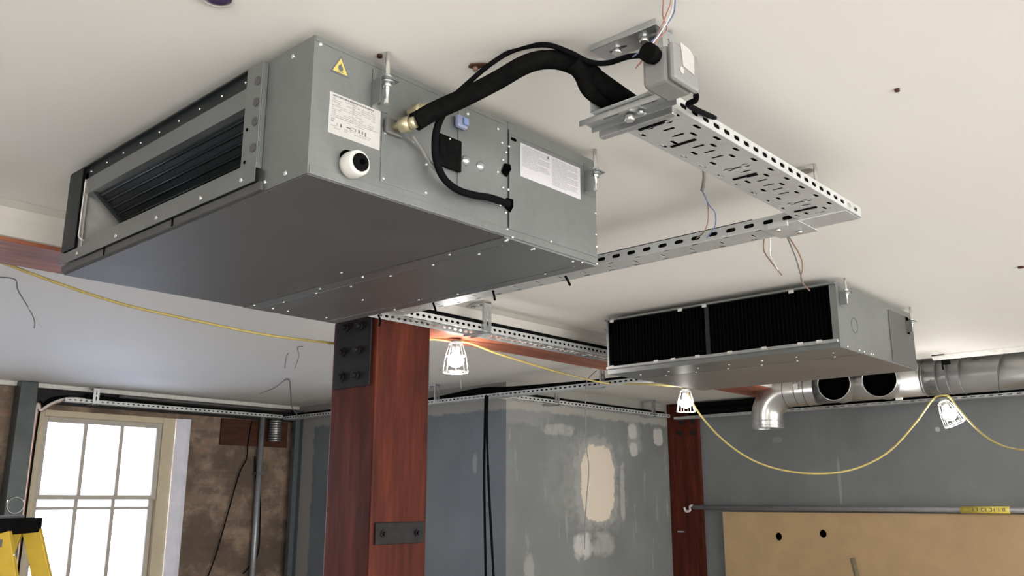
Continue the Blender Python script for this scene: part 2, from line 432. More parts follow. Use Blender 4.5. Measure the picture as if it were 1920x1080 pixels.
# ------------------------------------------------------------------ timber frame
BX0, BX1, BZ = -3.427, -3.10, 2.4806
bm_ = thing('timber_beam', 'long red timber ceiling beam running over the big timber pillar', 'beam', (-3.26, 1, BZ))
MB().box(BX0, BX1, YF+.002, YB-.045, BZ, CEIL-.001).build('timber', M['beam'], bm_, .006)
cas = MB().poly([(BX1+.001, YF+.003, BZ+.012), (BX1+.020, YF+.003, BZ+.012), (BX1+.022, YF+.003, CEIL-.045), (BX1+.035, YF+.003, CEIL-.016), (BX1+.075, YF+.003, CEIL-.001), (BX1+.001, YF+.003, CEIL-.001)], (0, YB-.05-YF, 0)).build('plaster_casing', M['plaster_side'], bm_)
cas['label'] = 'pale plaster casing along the beam side'
pil = thing('timber_pillar', 'big red varnished timber pillar below the nearest air conditioning unit', 'pillar', (-3.26, 2.65, 0))
PX0, PX1, PY0, PY1 = BX0, BX1, 2.483, 2.81
MB().box(PX0, PX1, PY0, PY1, 0, BZ-.001).build('shaft', M['pillar'], pil, .012)
tp = MB().box(-3.395, -3.130, PY0-.012, PY0-.001, 2.155, BZ-.004).build('connector_plate', M['plate'], pil, .004)
tp['label'] = 'black steel connector plate with six bolts'
for (u, v) in ((649, 615), (676, 612), (643, 661), (672, 657), (641, 708), (668, 704)):
    p = P(u, v, 'Y', PY0-.012)
    MB().cyl((p.x, PY0-.013, p.z), (p.x, PY0-.022, p.z), .021, 14).cyl((p.x, PY0-.022, p.z), (p.x, PY0-.040, p.z), .014, 6).build('bolt', M['plate'], tp)
sp_ = MB().box(PX1+.001, PX1+.013, 2.505, 2.785, 1.468, 1.560).build('side_plate', M['plate'], pil, .003)
sp_['label'] = 'black flat steel strap with two bolts'
for yy in (2.548, 2.742):
    MB().cyl((PX1+.0135, yy, 1.513), (PX1+.020, yy, 1.513), .016, 14).cyl((PX1+.020, yy, 1.513), (PX1+.034, yy, 1.513), .010, 6).build('bolt', M['plate'], sp_)
c2 = thing('timber_pillar', 'slim dark red timber pillar at the corner of the patched grey wall', 'pillar', (-4.72, 7.6, 0))
MB().box(-4.896, -4.545, YB-.045, YB-.002, 0, 2.6-.001).build('shaft', M['pillar'], c2, .004)
for (u, v) in ((1276, 812), (1300, 811), (1278, 792), (1300, 791)):
    p = P(u, v, 'Y', YB-.045)
    MB().cyl((p.x, YB-.047, p.z), (p.x, YB-.062, p.z), .026, 8).build('bolt', M['plate'], c2)

# old lintel, studs and things on the window wall
tag(MB().box(XL+.001, XL+.03, 4.44, 5.18, 2.18, 2.43).build('timber_lintel', M['darkwood'], None, .004), 'old dark brown timber lintel set in the brick wall', 'lintel')
st = thing('steel_stud', 'tall dark steel stud at the corner of the brick wall', 'stud', (XL+.12, 5.2, 0))
MB().box(XL+.10, XL+.104, 5.19, 5.277, 0, 2.55).box(XL+.104, XL+.16, 5.272, 5.277, 0, 2.55).build('web', M['stud'], st)
MB().box(XL+.104, XL+.15, 5.19, 5.194, 0, 2.55).build('flange', M['stud'], st)
cd = thing('electrical_conduit', 'grey vertical conduit tube against the brick wall', 'conduit', (XL+.1, 4.84, 0))
MB().cyl((XL+.06, 4.86, .0), (XL+.06, 4.86, 2.48), .028).build('tube', M['conduit'], cd)
MB().box(XL+.004, XL+.09, 4.82, 4.90, 1.9, 1.93).build('clip', M['stud'], cd)
fh = thing('flexible_duct', 'short ribbed silver flexible duct stub beside the conduit under the ceiling', 'duct', (XL+.1, 4.95, 2.2))
hs = MB()
for i in range(9): hs.ring((XL+.10, 4.985, 2.235+i*.024), (0, 0, 1), .056, .010, 18, 6)
hs.build('hose', M['duct'], fh)
MB().cyl((XL+.10, 4.985, 2.225), (XL+.10, 4.985, 2.45), .050).build('liner', M['galv'], fh)
# vertical galvanised shaft left of the window
sh = thing('ventilation_duct', 'tall square galvanised duct standing left of the bright window', 'duct', (XL+.1, 2.66, 0))
MB().box(XL+.03, XL+.16, 2.57, 2.705, .002, CEIL-.001).build('casing', M['darkduct'], sh, .006)
MB().box(XL+.161, XL+.165, 2.575, 2.70, 1.63, 1.66).build('joint_strip', M['galv_bright'], sh)
MB().cyl((XL+.166, 2.64, 1.62), (XL+.172, 2.64, 1.62), .060, 24).build('access_cap', M['darkduct'], sh)
MB().ring((XL+.170, 2.64, 1.62), (1, 0, 0), .062, .004, 28, 6).build('cap_ring', M['galv_bright'], sh)
for (nm, yy, mt, lab) in (('copper_pipe', 2.735, 'copper', 'thin copper pipe dropping beside the window, nearer the glass'), ('wrapped_pipe', 2.715, 'whitewire', 'pale wrapped pipe dropping between the duct and the copper pipe')):
    off = 0 if mt == 'copper' else .03
    tag(MB().tube(spline([(XL+.09+off, 3.2, 2.475+off*.4), (XL+.09+off, 2.95, 2.475+off*.4), (XL+.09+off, yy+.05, 2.38), (XL+.09+off, yy, 2.22), (XL+.09+off, yy, .02)], 8), .011).build(nm, M[mt]), lab, 'pipe')
tag(MB().tube(spline([(XL+.06, 3.3, 2.50), (XL+.06, 2.95, 2.50), (XL+.06, 2.80, 2.42), (XL+.06, 2.755, 2.2), (XL+.06, 2.75, .02)], 8), .018).build('insulated_pipe', M['black']), 'black insulated pipe bending down beside the bright window', 'pipe')
for (ps, lab) in (([(472, 790), (465, 830), (462, 860), (448, 890), (425, 970), (405, 1040), (388, 1085)], 'thin dark cable sagging down left of the conduit on the brick wall'),
                  ([(478, 855), (480, 900), (488, 920), (487, 1000), (483, 1040), (470, 1060), (456, 1076)], 'dark cable looping down right of the conduit on the brick wall')):
    tag(MB().tube(spline([P(u, v, 'X', XL+.035) for u, v in ps], 6), .006).build('hanging_cable', M['blackcable']), lab, 'cable')

# ------------------------------------------------------------------ cable trays and their hangers
def side_sheet(mb, axis, p, a0, a1, z0, z1, pitch, sl, sh_, th=.0015):
    holes = []; n = int((a1-a0-.01)/pitch); off = (a1-a0-(n-1)*pitch)/2
    for i in range(n): holes.append(obround(a0+off+i*pitch, (z0+z1)/2, sl, sh_, 3) if n < 90 else rect(a0+off+i*pitch-sl/2, a0+off+i*pitch+sl/2, (z0+z1)/2-sh_/2, (z0+z1)/2+sh_/2))
    m = Tm(p, 0, 0, XPY) if axis == 'Y' else Tm(0, p, 0, YPX)
    mb.plate(rect(a0, a1, z0, z1), holes, th, m)
def tray(name, axis, w0, w1, a0, a1, z, h, pitch, label, bottom_pitch=.087, open_pattern=True, slot=.5):
    """perforated channel: along axis from a0 to a1, between w0 and w1 across, floor at z"""
    mb = MB(); c = (w0+w1)/2; w = w1-w0
    side_sheet(mb, axis, w0, a0, a1, z, z+h, pitch, pitch*slot, h*.38)
    side_sheet(mb, axis, w1, a0, a1, z, z+h, pitch, pitch*slot, h*.38)
    holes = []; n = int((a1-a0-.04)/bottom_pitch)
    def add(q, s, lq, ls):      # q along, s across
        if q-lq/2 < a0+.006 or q+lq/2 > a1-.006: return
        holes.append(obround(s, q, ls, lq, 3) if axis == 'Y' else obround(q, s, lq, ls, 3))
    for i in range(n):
        q = a0+.04+i*bottom_pitch
        add(q, c+w*.385, .030, .010); add(q+bottom_pitch*.5, c-w*.40, .026, .010)
        if open_pattern:
            if i % 4 == 1:
                add(q+.02, c+w*.16, .024, .026); add(q+.02, c, .008, .07); add(q+.02, c-w*.17, .024, .026)
            else:
                add(q+.03, c+w*.20, .028, .010); add(q+.012, c, .010, .034); add(q+.042, c-w*.20, .028, .010)
                add(q-.03, c+w*.02, .010, .032)
        else:
            add(q+.02, c, .008, .03)
    o = rect(w0, w1, a0, a1) if axis == 'Y' else rect(a0, a1, w0, w1)
    mb.plate(o, holes, .0015, Tm(0, 0, z, FLAT))
    # rolled edges
    for p in (w0, w1):
        d = .004 if p == w0 else -.004
        if axis == 'Y': mb.box(min(p, p+d), max(p, p+d), a0, a1, z+h-.0015, z+h)
        else: mb.box(a0, a1, min(p, p+d), max(p, p+d), z+h-.0015, z+h)
    return tag(mb.build(name, M['tray'], None, normals=False), label, 'cable tray')
TZ = 2.45
T1 = tray('cable_tray', 'Y', -1.047, -.902, 1.39, 2.484, TZ, .030, .046, 'wide perforated steel cable tray leading from the junction box, nearest of all', slot=.6)
T2 = tray('cable_tray', 'X', 2.380, 2.482, -2.925, -.905, TZ-.0035, .033, .062, 'perforated tray running behind the nearest unit to the tray corner', .11, False, .55)
T3 = tray('cable_tray', 'Y', -3.075, -2.945, 2.37, 5.0, TZ+.0005, .034, .036, 'cable tray under the timber beam behind the caged lamp', slot=.6)
T4 = tray('cable_tray', 'X', 5.03, 5.13, -7.72, -3.0, TZ-.004, .030, .045, 'perforated tray crossing in front of the blue grey wall', .12, False)
T5 = tray('cable_tray', 'Y', -4.86, -4.76, 5.135, 7.50, TZ-.0005, .030, .05, 'perforated tray along the top of the patched grey wall', .12, False)
T6 = tray('cable_tray', 'X', 7.55, 7.64, -4.75, 2.6, TZ-.014, .022, .065, 'long perforated tray along the far grey wall below the round duct', .25, False, .55)
T7 = tray('cable_tray', 'Y', -7.80, -7.71, 2.92, 5.02, TZ+.010, .030, .045, 'perforated tray above the bright window', .12, False)

def bracket(loc, label, group=None, ext=-1, length=.21, drop=.17, wid=.045, shiny='galv_bright', bottom=True, top_off=0, top_len=None, top_wid=None):
    """C shaped strut bracket: ceiling flange, web, carrier below. loc = foot of web at the outside, ext = side to which the flanges point"""
    x, y, z = loc
    r = thing('ceiling_bracket', label, 'bracket', (x, y, z), group)
    top = z+drop
    hw = wid/2
    def chan(name, za, up, x0, x1, holes=True, y=y, hw=hw):
        mb = MB(); lo, hi = min(x0, x1), max(x0, x1)
        hl = [obround(lo+(hi-lo)*f, y, .045, .010) for f in (.3, .75)] if holes else []
        mb.plate(rect(lo, hi, y-hw, y+hw), hl, .0025, Tm(0, 0, za, FLAT))
        for yy in (y-hw, y+hw):
            mb.box(lo, hi, yy-.001, yy+.0015, *((za, za+.012) if up else (za-.012, za)))
        return mb.build(name, M[shiny], r, normals=False)
    e = x+ext*length
    chan('ceiling_flange', top-.013, True, x, x+ext*(top_len or length), True, y+top_off, (top_wid or wid)/2)
    mb = MB()
    mb.plate(rect(y-hw, y+hw, z+.012, top-.013), [obround(y, z+drop*.32, .009, drop*.28), obround(y, z+drop*.68, .009, drop*.28)], .0025, Tm(x, 0, 0, XPY))
    for yy in (y-hw, y+hw): mb.box(min(x, x+ext*.012), max(x, x+ext*.012), yy-.001, yy+.0015, z+.012, top-.013)
    mb.build('web', M[shiny], r, normals=False)
    if bottom: chan('carrier', z+.006, False, x, e)
    for f in (.3, .72):
        xb_ = x+ext*(top_len or length)*f
        MB().cyl((xb_, y+top_off, top-.0145), (xb_, y+top_off, top-.024), .010, 6).build('bolt', M['screw'], r)
    return r
B1 = bracket((-.872, 1.425, TZ-.010), 'bent slotted strut bracket carrying the near tray end, beside the junction box', ext=-1, length=.215, drop=CEIL-TZ+.010, top_off=-.012, top_len=.165, top_wid=.062)
# second rail of the nearest bracket and its bolt
MB().box(-1.085, -.895, 1.468, 1.486, TZ-.022, TZ-.004).build('carrier_rail', M['galv_bright'], B1, .002)
MB().cyl((-.985, 1.443, TZ-.008), (-.985, 1.443, TZ-.020), .011, 6).cyl((-.955, 1.44, TZ-.008), (-.955, 1.44, TZ-.014), .006).build('bolt', M['screw'], B1)
yb = P(915, 620, 'X', -2.925).y
bracket((-2.928, yb, TZ-.008), 'strut bracket hanging the tray under the beam, right of the caged lamp', ext=-1, length=.14, drop=CEIL-TZ+.008, wid=.05)
bp = P(1127, 706, 'Y', 5.0)
bracket((bp.x, 5.02, TZ-.014), 'small strut bracket hanging the crossing tray left of the far unit', ext=-1, length=.15, drop=CEIL-TZ+.014, wid=.05)
bracket((P(181, 740, 'X', -7.70).x, P(181, 740, 'X', -7.70).y, TZ), 'small strut bracket above the bright window', ext=-1, length=.13, drop=CEIL-TZ, wid=.05)
for (yy, lab) in ((5.75, 'slotted bracket on the ceiling above the patched wall, near its left corner'), (7.2, 'slotted bracket on the ceiling near the slim dark pillar')):
    bracket((-4.745, yy, TZ-.010), lab, ext=-1, length=.14, drop=CEIL-TZ+.010, wid=.05)
bracket((P(820, 728, 'Y', 5.0).x, 5.0, TZ-.016), 'slotted ceiling bracket just right of the big timber pillar', ext=-1, length=.14, drop=CEIL-TZ+.016, wid=.05, bottom=False)
cf = thing('ceiling_bracket', 'rounded slotted ceiling flange above the tray corner', 'bracket', (-1.0, 2.33, TZ))
MB().plate(obround(-1.035, 2.37, .10, .045, 8), [obround(-1.035, 2.37, .05, .01)], .003, Tm(0, 0, CEIL-.012, FLAT)).build('ceiling_flange', M['galv_bright'], cf, normals=False)
MB().cyl((-.975, 2.36, TZ+.001), (-.975, 2.36, CEIL-.002), .005).build('threaded_rod', M['screw'], cf)
cn = thing('tray_connector', 'bolted steel joint plate under the tray corner', 'bracket', (-1.1, 2.43, TZ))
MB().box(-1.16, -1.04, 2.365, 2.50, TZ-.009, TZ-.006).box(-1.13, -1.07, 2.355, 2.365, TZ-.018, TZ-.003).build('joint_plate', M['tray'], cn)
for x_, y_ in ((-1.12, 2.40), (-1.08, 2.46)): MB().cyl((x_, y_, TZ-.0095), (x_, y_, TZ-.017), .009, 6).build('bolt', M['screw'], cn)

# black pipework lying on the trays
def lying(name, pts, r, mat, label, cat='pipe', k=8, n=10):
    return tag(MB().tube(spline(pts, k), r, n).build(name, M[mat]), label, cat)
lying('insulated_pipe', [(-2.85, 2.448, 2.476), (-2.0, 2.448, 2.476), (-1.15, 2.448, 2.476), (-1.02, 2.42, 2.478)], .026, 'black', 'black insulated pipe lying in the tray behind the nearest unit')
lying('insulated_pipe', [(-2.977, 2.55, 2.484), (-2.977, 3.5, 2.484), (-2.977, 4.2, 2.484), (-2.977, 5.02, 2.484), (-3.02, 5.07, 2.488)], .027, 'black', 'black insulated pipe lying in the tray under the timber beam')
lying('insulated_pipe', [(-7.6, 5.08, 2.476), (-6.5, 5.08, 2.476), (-5.6, 5.085, 2.480), (-5.0, 5.085, 2.515), (-4.6, 5.09, 2.495), (-3.9, 5.09, 2.478), (-3.3, 5.09, 2.476)], .028, 'black', 'thick black pipe lying in the tray before the blue grey wall')
lying('insulated_pipe', [(-4.79, 5.20, 2.52), (-4.81, 5.5, 2.486), (-4.81, 6.5, 2.482), (-4.81, 7.46, 2.482)], .026, 'black', 'black insulated pipe lying in the tray over the patched wall')
lying('insulated_pipe', [(-4.6, 7.60, 2.500), (-2.6, 7.60, 2.500), (0, 7.60, 2.500), (2.6, 7.60, 2.500)], .036, 'black', 'thick black pipe lying in the tray on the far grey wall')
lying('insulated_pipe', [(-4.6, 7.60, 2.56), (-2.6, 7.60, 2.56), (0, 7.60, 2.56), (2.6, 7.60, 2.56)], .024, 'black', 'upper black pipe close under the ceiling on the far grey wall')
lying('insulated_pipe', [(-7.755, 3.1, 2.515), (-7.755, 4.0, 2.490), (-7.755, 4.95, 2.490)], .022, 'black', 'black pipe lying in the tray above the bright window')
lying('insulated_pipe', [(-7.80, 3.4, 2.548), (-7.80, 4.2, 2.545), (-7.80, 5.16, 2.545)], .016, 'galv_dull_shade', 'pale thin pipe above the window tray')

lying('insulated_pipe', [(-.946, 1.47, TZ+.021), (-.946, 2.2, TZ+.021), (-.946, 2.38, TZ+.021)], .019, 'black', 'black insulated pipe lying along the middle of the near tray')
lying('insulated_pipe', [(-.917, 1.46, TZ+.017), (-.917, 2.3, TZ+.017), (-.93, 2.36, TZ+.017)], .012, 'black', 'slim black pipe lying along the slotted outer side of the near tray')
lying('insulated_pipe', [(-2.85, 2.404, 2.468), (-2.0, 2.402, 2.470), (-1.20, 2.402, 2.470)], .019, 'black', 'slim black pipe lying along the slotted near side of the rear tray')
# dropping cables
lying('hanging_cable', [P(912, 742, 'Y', 5.0), P(910, 760, 'Y', 5.0), P(908, 900, 'Y', 5.0), P(911, 1090, 'Y', 5.0)], .0095, 'blackcable', 'black cable dropping straight down the blue grey wall, left one of the pair', 'cable')
lying('hanging_cable', [P(914, 742, 'Y', 4.985), P(913, 800, 'Y', 4.985), P(916, 900, 'Y', 4.985), P(926, 1090, 'Y', 4.985)], .0095, 'blackcable', 'black cable slanting down the blue grey wall, right one of the pair', 'cable')
lying('hanging_cable', [P(1118, 695, 'Y', 4.99), P(1102, 712, 'Y', 4.99), P(1098, 735, 'Y', 4.99), P(1099, 830, 'Y', 4.99), P(1104, 880, 'Y', 4.99), P(1098, 960, 'Y', 4.99), P(1096, 1030, 'Y', 4.99)], .0035, 'greywire', 'thin grey wire dangling in front of the patched wall', 'wire', n=6)

# ------------------------------------------------------------------ air conditioning units
SCREW = None
def screw(parent, p, axis, r=.0045, mat='screw'):
    """small domed screw head"""
    a = {'X': (1, 0, 0), '-Y': (0, -1, 0), '-Z': (0, 0, -1)}[axis]
    p = Vector(p); d = Vector(a)
    return MB().tube([p, p+d*.002, p+d*.0035], r, 8, True, [r, r*.9, r*.4]).build('screw', M[mat], parent)

UX0, UX1, UY0, UY1, UZ0, UZ1 = -2.58, -1.40, .933, 1.874, 2.277, 2.577
u1 = thing('air_conditioning_unit', 'large nearest galvanised ducted air conditioning unit with black insulated pipe and stickers', 'air conditioner', (-2.0, 1.4, UZ0))
th = .004
ox0, ox1, oz0, oz1 = -2.475, -1.63, UZ0+.078, UZ1-.010    # coil opening in the front face
# casing: side, top, far side, back and a front ring around the opening
body = MB()
body.box(UX1-th, UX1, UY0, UY1, UZ0, UZ1).box(UX0, UX0+th, UY0, UY1, UZ0, UZ1).box(UX0+th, UX1-th, UY0, UY1, UZ1-th, UZ1).box(UX0+th, UX1-th, UY1-th, UY1, UZ0, UZ1-th)
body.box(ox1, UX1-th, UY0, UY0+th, UZ0, UZ1-th).box(UX0+th, ox0, UY0, UY0+th, UZ0, UZ1-th).box(ox0, ox1, UY0, UY0+th, UZ0, oz0).box(ox0, ox1, UY0, UY0+th, oz1, UZ1-th)
body.build('casing', M['galv'], u1, 0, True)
# underside: two panels with a lower step between them
bt = MB().box(UX0+.001, UX1-.001, UY0+.001, 1.50, UZ0-.003, UZ0-.0003).build('bottom_panel', M['galv_dull_shade'], u1)  # underside shade sits in this panel's darker colour
b2 = MB().box(UX0+.001, UX1-.001, 1.502, UY1-.001, UZ0-.005, UZ0-.0003).box(UX0+.02, UX1-.05, 1.545, 1.549, UZ0-.0065, UZ0-.005).box(UX0+.02, UX1-.05, 1.83, 1.834, UZ0-.0065, UZ0-.005).build('access_panel', M['galv'], u1)
# deep interior
inn = MB()
inn.box(ox0-.02, ox0-.016, UY0+.006, UY0+.40, UZ0+.02, UZ1-.01)                # left cheek
inn.build('inner_cheek', M['cheek'], u1)
MB().box(ox0, ox1, UY0+.01, UY0+.42, UZ0+.012, UZ0+.015).build('drain_pan', M['galv_dull_shade'], u1)
# sloping finned coil: top edge at the front, bottom edge at the rear
cm = MB(); yt, zt, ybk, zb_ = UY0+.010, UZ1-.088, UY0+.215, UZ0+.045
xa, xb = ox0+.048, ox1-.004
cm.poly([(xa, yt, zt), (xa, ybk, zb_), (xa, ybk+.05, zb_+.02), (xa, yt+.05, zt+.012)], (xb-xa, 0, 0))
CO = cm.build('coil', M['fins'], u1)
for i in range(12):
    f = (i+.5)/12; y = yt+(ybk-yt)*f-.003; z = zt+(zb_-zt)*f-.003
    MB().cyl((xa+.01, y, z), (xb, y, z), .0035, 8).build('coil_tube', M['fins'], CO)
MB().poly([(xa-.016, yt-.012, zt+.004), (xa-.016, ybk-.010, zb_-.008), (xa-.016, ybk+.01, zb_+.004), (xa-.016, yt+.012, zt+.016)], (.014, 0, 0)).build('coil_end_plate', M['dark_shade_metal'], u1)
# front flange frame
fy = UY0-.014
topf = MB().box(ox0-.045, ox1, UY0-.004, UY0-.0005, UZ1-.040, UZ1-.0045).box(ox0-.10, ox1, fy, UY0-.0045, UZ1-.008, UZ1-.004).build('top_flange', M['dark_shade_metal'], u1)  # shade along the top edge is put into the flange colour
MB().poly([(ox0, UY0-.004, UZ1-.086), (ox0, UY0+.030, UZ1-.094), (ox0, UY0+.030, UZ1-.090), (ox0, UY0-.003, UZ1-.041), (ox0, UY0-.006, UZ1-.041)], (ox1-ox0, 0, 0)).build('top_baffle', M['galv'], u1)
for i in range(9):
    x = ox0+.02+i*(ox1-ox0-.04)/8; screw(u1, (x, UY0-.0042, UZ1-.024), '-Y', .0035)
rf = MB().box(ox1, ox1+.062, fy, fy+.003, UZ0+.052, UZ1-.003).box(ox1+.060, ox1+.063, fy+.003, UY0-.0005, UZ0+.052, UZ1-.003).box(ox1, ox1+.003, fy+.003, UY0+.03, UZ0+.06, UZ1-.02).build('right_flange', M['galv'], u1, .001)
for zz in (.10, .16, .205, .255): 
    MB().cyl((ox1+.045, fy-.0003, UZ0+zz), (ox1+.045, fy-.002, UZ0+zz), .010, 12).build('rivet', M['galv_dull_shade'], rf)
for zz in (.075, .15): MB().cyl((ox1+.016, fy-.0003, UZ0+zz), (ox1+.016, fy-.001, UZ0+zz), .004, 8).build('hole', M['darkhole'], rf)
MB().box(UX0-.003, ox0-.020, fy, fy+.003, UZ0+.060, UZ1-.006).box(UX0-.003, UX0, fy+.003, UY0+.02, UZ0+.060, UZ1-.006).build('left_flange', M['dark_shade_metal'], u1, .001)  # darker than the right flange: its reflection is put into the colour
MB().box(ox0-.0195, ox0, UY0-.004, UY0-.0005, UZ0+.05, UZ1-.02).build('left_return', M['cheek'], u1)
MB().tube(spline([(ox0-.012, UY0-.006, UZ1-.04), (ox0-.012, UY0-.007, UZ0+.12), (ox0-.003, UY0-.007, UZ0+.085), (ox0+.02, UY0+.02, UZ0+.07)]), .002, 6).build('sensor_wire', M['whitewire'], u1)
bf = MB().poly([(UX0-.003, fy, UZ0+.050), (UX0-.003, UY0+.030, UZ0+.078), (UX0-.003, UY0+.030, UZ0+.081), (UX0-.003, fy, UZ0+.053)], (ox1+.063-UX0, 0, 0)).box(UX0-.003, ox1+.06, fy-.001, fy+.0015, UZ0+.022, UZ0+.050).build('bottom_flange', M['galv'], u1)
MB().box(UX0-.001, ox1+.075, fy+.006, UY0-.0005, UZ0+.002, UZ0+.020).build('bottom_lip', M['galv_dull_shade'], u1)
for i, x in enumerate((-2.46, -2.22, -2.0, -1.79, -1.62)): screw(u1, (x, fy-.0012, UZ0+.036), '-Y', .006)
for x in (-2.30, -1.93): MB().box(x, x+.003, fy+.003, fy+.006, UZ0+.001, UZ0+.021).build('notch', M['darkhole'], u1)
screw(u1, (-1.475, UY0, UZ1-.022), '-Y', .006); screw(u1, (-1.475, UY0, UZ0+.018), '-Y', .006); screw(u1, (-1.55, UY0, UZ0+.018), '-Y', .005)

# ---- right-hand side face
X = UX1
def yz(u, v, x=UX1): p = P(u, v, 'X', x); return p.y, p.z
# corner strip and raised service panels
MB().box(X+.0003, X+.0012, UY0+.002, 1.508, UZ1-.012, UZ1-.0005).box(X+.0003, X+.0012, 1.512, UY1, UZ1-.030, UZ1-.0005).build('edge_strip', M['galv'], u1)
MB().box(X+.0003, X+.0020, 1.114, 1.250, UZ0+.032, UZ0+.155).build('valve_panel', M['galv'], u1, .0006)
for (y, z) in ((1.122, .040), (1.122, .145), (1.243, .040), (1.243, .107), (1.205, .150)): screw(u1, (X+.002, y, UZ0+z), 'X', .0045)
MB().box(X+.0003, X+.0022, 1.340, 1.486, UZ0+.070, UZ1-.018).build('control_box_lid', M['galv'], u1, .0006)
for (y, z) in ((1.37, UZ1-.028), (1.475, UZ1-.032), (1.475, UZ0+.155), (1.475, UZ0+.080)): screw(u1, (X+.0022, y, z), 'X', .0045)
MB().box(X+.0003, X+.0014, 1.513, 1.517, UZ0+.022, UZ1-.02).build('panel_seam', M['dark_shade_metal'], u1)
MB().box(X+.0003, X+.0016, 1.518, UY1-.002, UZ0+.020, UZ1-.034).build('rear_panel', M['galv'], u1, .0006)
MB().box(X+.0003, X+.0020, UY0+.004, UY1-.004, UZ0+.001, UZ0+.019).build('lower_edge', M['galv'], u1, .0006)
for (u, v) in ((940, 268), (953, 275), (948, 286), (942, 352), (952, 356), (937, 385), (947, 399), (950, 430), (1032, 453), (942, 300), (944, 375), (960, 445)):
    y, z = yz(u, v); screw(u1, (X+.0016, y, z), 'X', .0042)
for (u, v) in ((1118, 463), (1118, 495), (1116, 440), (1115, 400), (1090, 492), (1000, 467), (950, 450)):
    y, z = yz(u, v); screw(u1, (X+.002, min(y, UY1-.006), z), 'X', .0042)
screw(u1, (X, .948, UZ1-.016), 'X', .005)
def outline_slot(name, u, v, ly, lz, mat='darkhole'):
    y, z = yz(u, v); MB().poly([(X+.0016, a, b) for a, b in obround(y, z, ly, lz, 6)], (.0012, 0, 0)).build(name, M[mat], u1)
outline_slot('keyhole', 962, 262, .020, .008)
y, z = yz(948, 318); MB().poly([(X+.002, y-.017, z-.012), (X+.002, y, z-.020), (X+.002, y+.017, z+.004), (X+.002, y+.014, z+.016), (X+.002, y-.006, z+.014)], (.002, 0, 0)).build('cable_entry', M['darkhole'], u1)
y, z = yz(953, 382); MB().poly([(X+.002, y-.014, z-.014), (X+.002, y+.004, z-.022), (X+.002, y+.014, z-.006), (X+.002, y+.014, z+.014), (X+.002, y-.010, z+.012)], (.002, 0, 0)).build('cable_entry', M['darkhole'], u1)
# warning triangle
ty, tz = yz(638, 126)
def tri(s, dx): return [(X+dx, ty, tz+s*1.05), (X+dx, ty+s, tz-s*.72), (X+dx, ty-s, tz-s*.72)]
W1 = MB().poly(tri(.0245, .0004), (.0005, 0, 0)).build('warning_label', M['ink'], u1); W1['label'] = 'yellow triangular flame warning sticker'
MB().poly(tri(.0190, .0009), (.0004, 0, 0)).build('yellow_field', M['yellowlabel'], W1)
fl = [(0, -.009), (.0065, -.006), (.006, .001), (.003, .003), (.0015, .010), (-.002, .004), (-.004, .005), (-.0065, -.002), (-.005, -.007)]
MB().poly([(X+.0014, ty+a, tz-.001+b) for a, b in fl], (.0003, 0, 0)).poly([(X+.0014, ty+a, tz-.0115+b) for a, b in rect(-.007, .007, 0, .0012)], (.0003, 0, 0)).build('flame_symbol', M['ink'], W1)
# rating plate
def quad_label(name, y0, y1, z0, z1, mat, lab, x=X):
    o = MB().box(x+.0004, x+.0010, y0, y1, z0, z1).build(name, M[mat], u1); o['label'] = lab; return o
LY0, LY1, LZ0, LZ1 = .976, 1.109, UZ0+.100, UZ0+.190
R1 = quad_label('rating_plate', LY0, LY1, LZ0, LZ1, 'paper', 'white data sticker with rows of small print')
def prt(name, parent, rects, mat, x=X+.0010):
    mb = MB()
    for (a, b, c, d) in rects: mb.box(x, x+.0003, a, b, c, d)
    return mb.build(name, M[mat], parent)
W_, H_ = LY1-LY0, LZ1-LZ0
def LR(a, b, c, d): return (LY0+a*W_, LY0+b*W_, LZ0+c*H_, LZ0+d*H_)
rr = []; x0 = .06
while x0 < .84:
    w = random.uniform(.012, .03); rr.append(LR(x0, x0+w, .92, .955)); x0 += w+random.choice((.004, .004, .012))
rr += [LR(.05, .055, .30, .36), LR(.05, .10, .30, .315), LR(.05, .10, .35, .36), LR(.16, .165, .22, .30), LR(.22, .25, .22, .30), LR(.34, .42, .26, .29), LR(.40, .50, .24, .25), LR(.42, .52, .30, .31), LR(.51, .52, .24, .31), LR(.57, .60, .24, .32), LR(.64, .66, .24, .31), LR(.70, .72, .22, .31)]
prt('heavy_print', R1, rr, 'ink')
rr = []
for j in range(17):
    zf = .87-j*.045
    if .2 < zf < .36: continue
    x0 = .05
    while x0 < (.86 if zf > .4 else .78):
        w = random.uniform(.03, .10)
        if random.random() < .62: rr.append(LR(x0, min(x0+w, .9), zf, zf+.014))
        x0 += w+.012
rr += [LR(.03, .97, .43, .436), LR(.45, .455, .44, .90)]
prt('small_print', R1, rr, 'ink_pale')
# instruction sheet: two columns of text lines
IY0, IY1, IZ0, IZ1 = 1.558, 1.802, UZ0+.168, UZ0+.258
R2 = quad_label('instruction_sheet', IY0, IY1, IZ0, IZ1, 'paper_cool', 'white instruction sticker with two columns of tiny lines', X+.0013)
rr = []
for col in (0, 1):
    for j in range(20):
        zf = .93-j*.043; x0 = .03+col*.48; xe = .47+col*.48
        if zf < .08 or (col == 0 and zf < .3): continue
        if j % 5 == 4: xe -= .18
        while x0 < xe-.03:
            w = random.uniform(.05, .16); w = min(w, xe-x0)
            rr.append((IY0+x0*(IY1-IY0), IY0+(x0+w)*(IY1-IY0), IZ0+zf*(IZ1-IZ0), IZ0+(zf+.013)*(IZ1-IZ0))); x0 += w+.01
prt('small_print', R2, rr, 'ink_pale', X+.0023)
prt('bold_mark', R2, [(IY0+.105, IY0+.111, IZ1-.014, IZ1-.006)], 'ink', X+.0023)
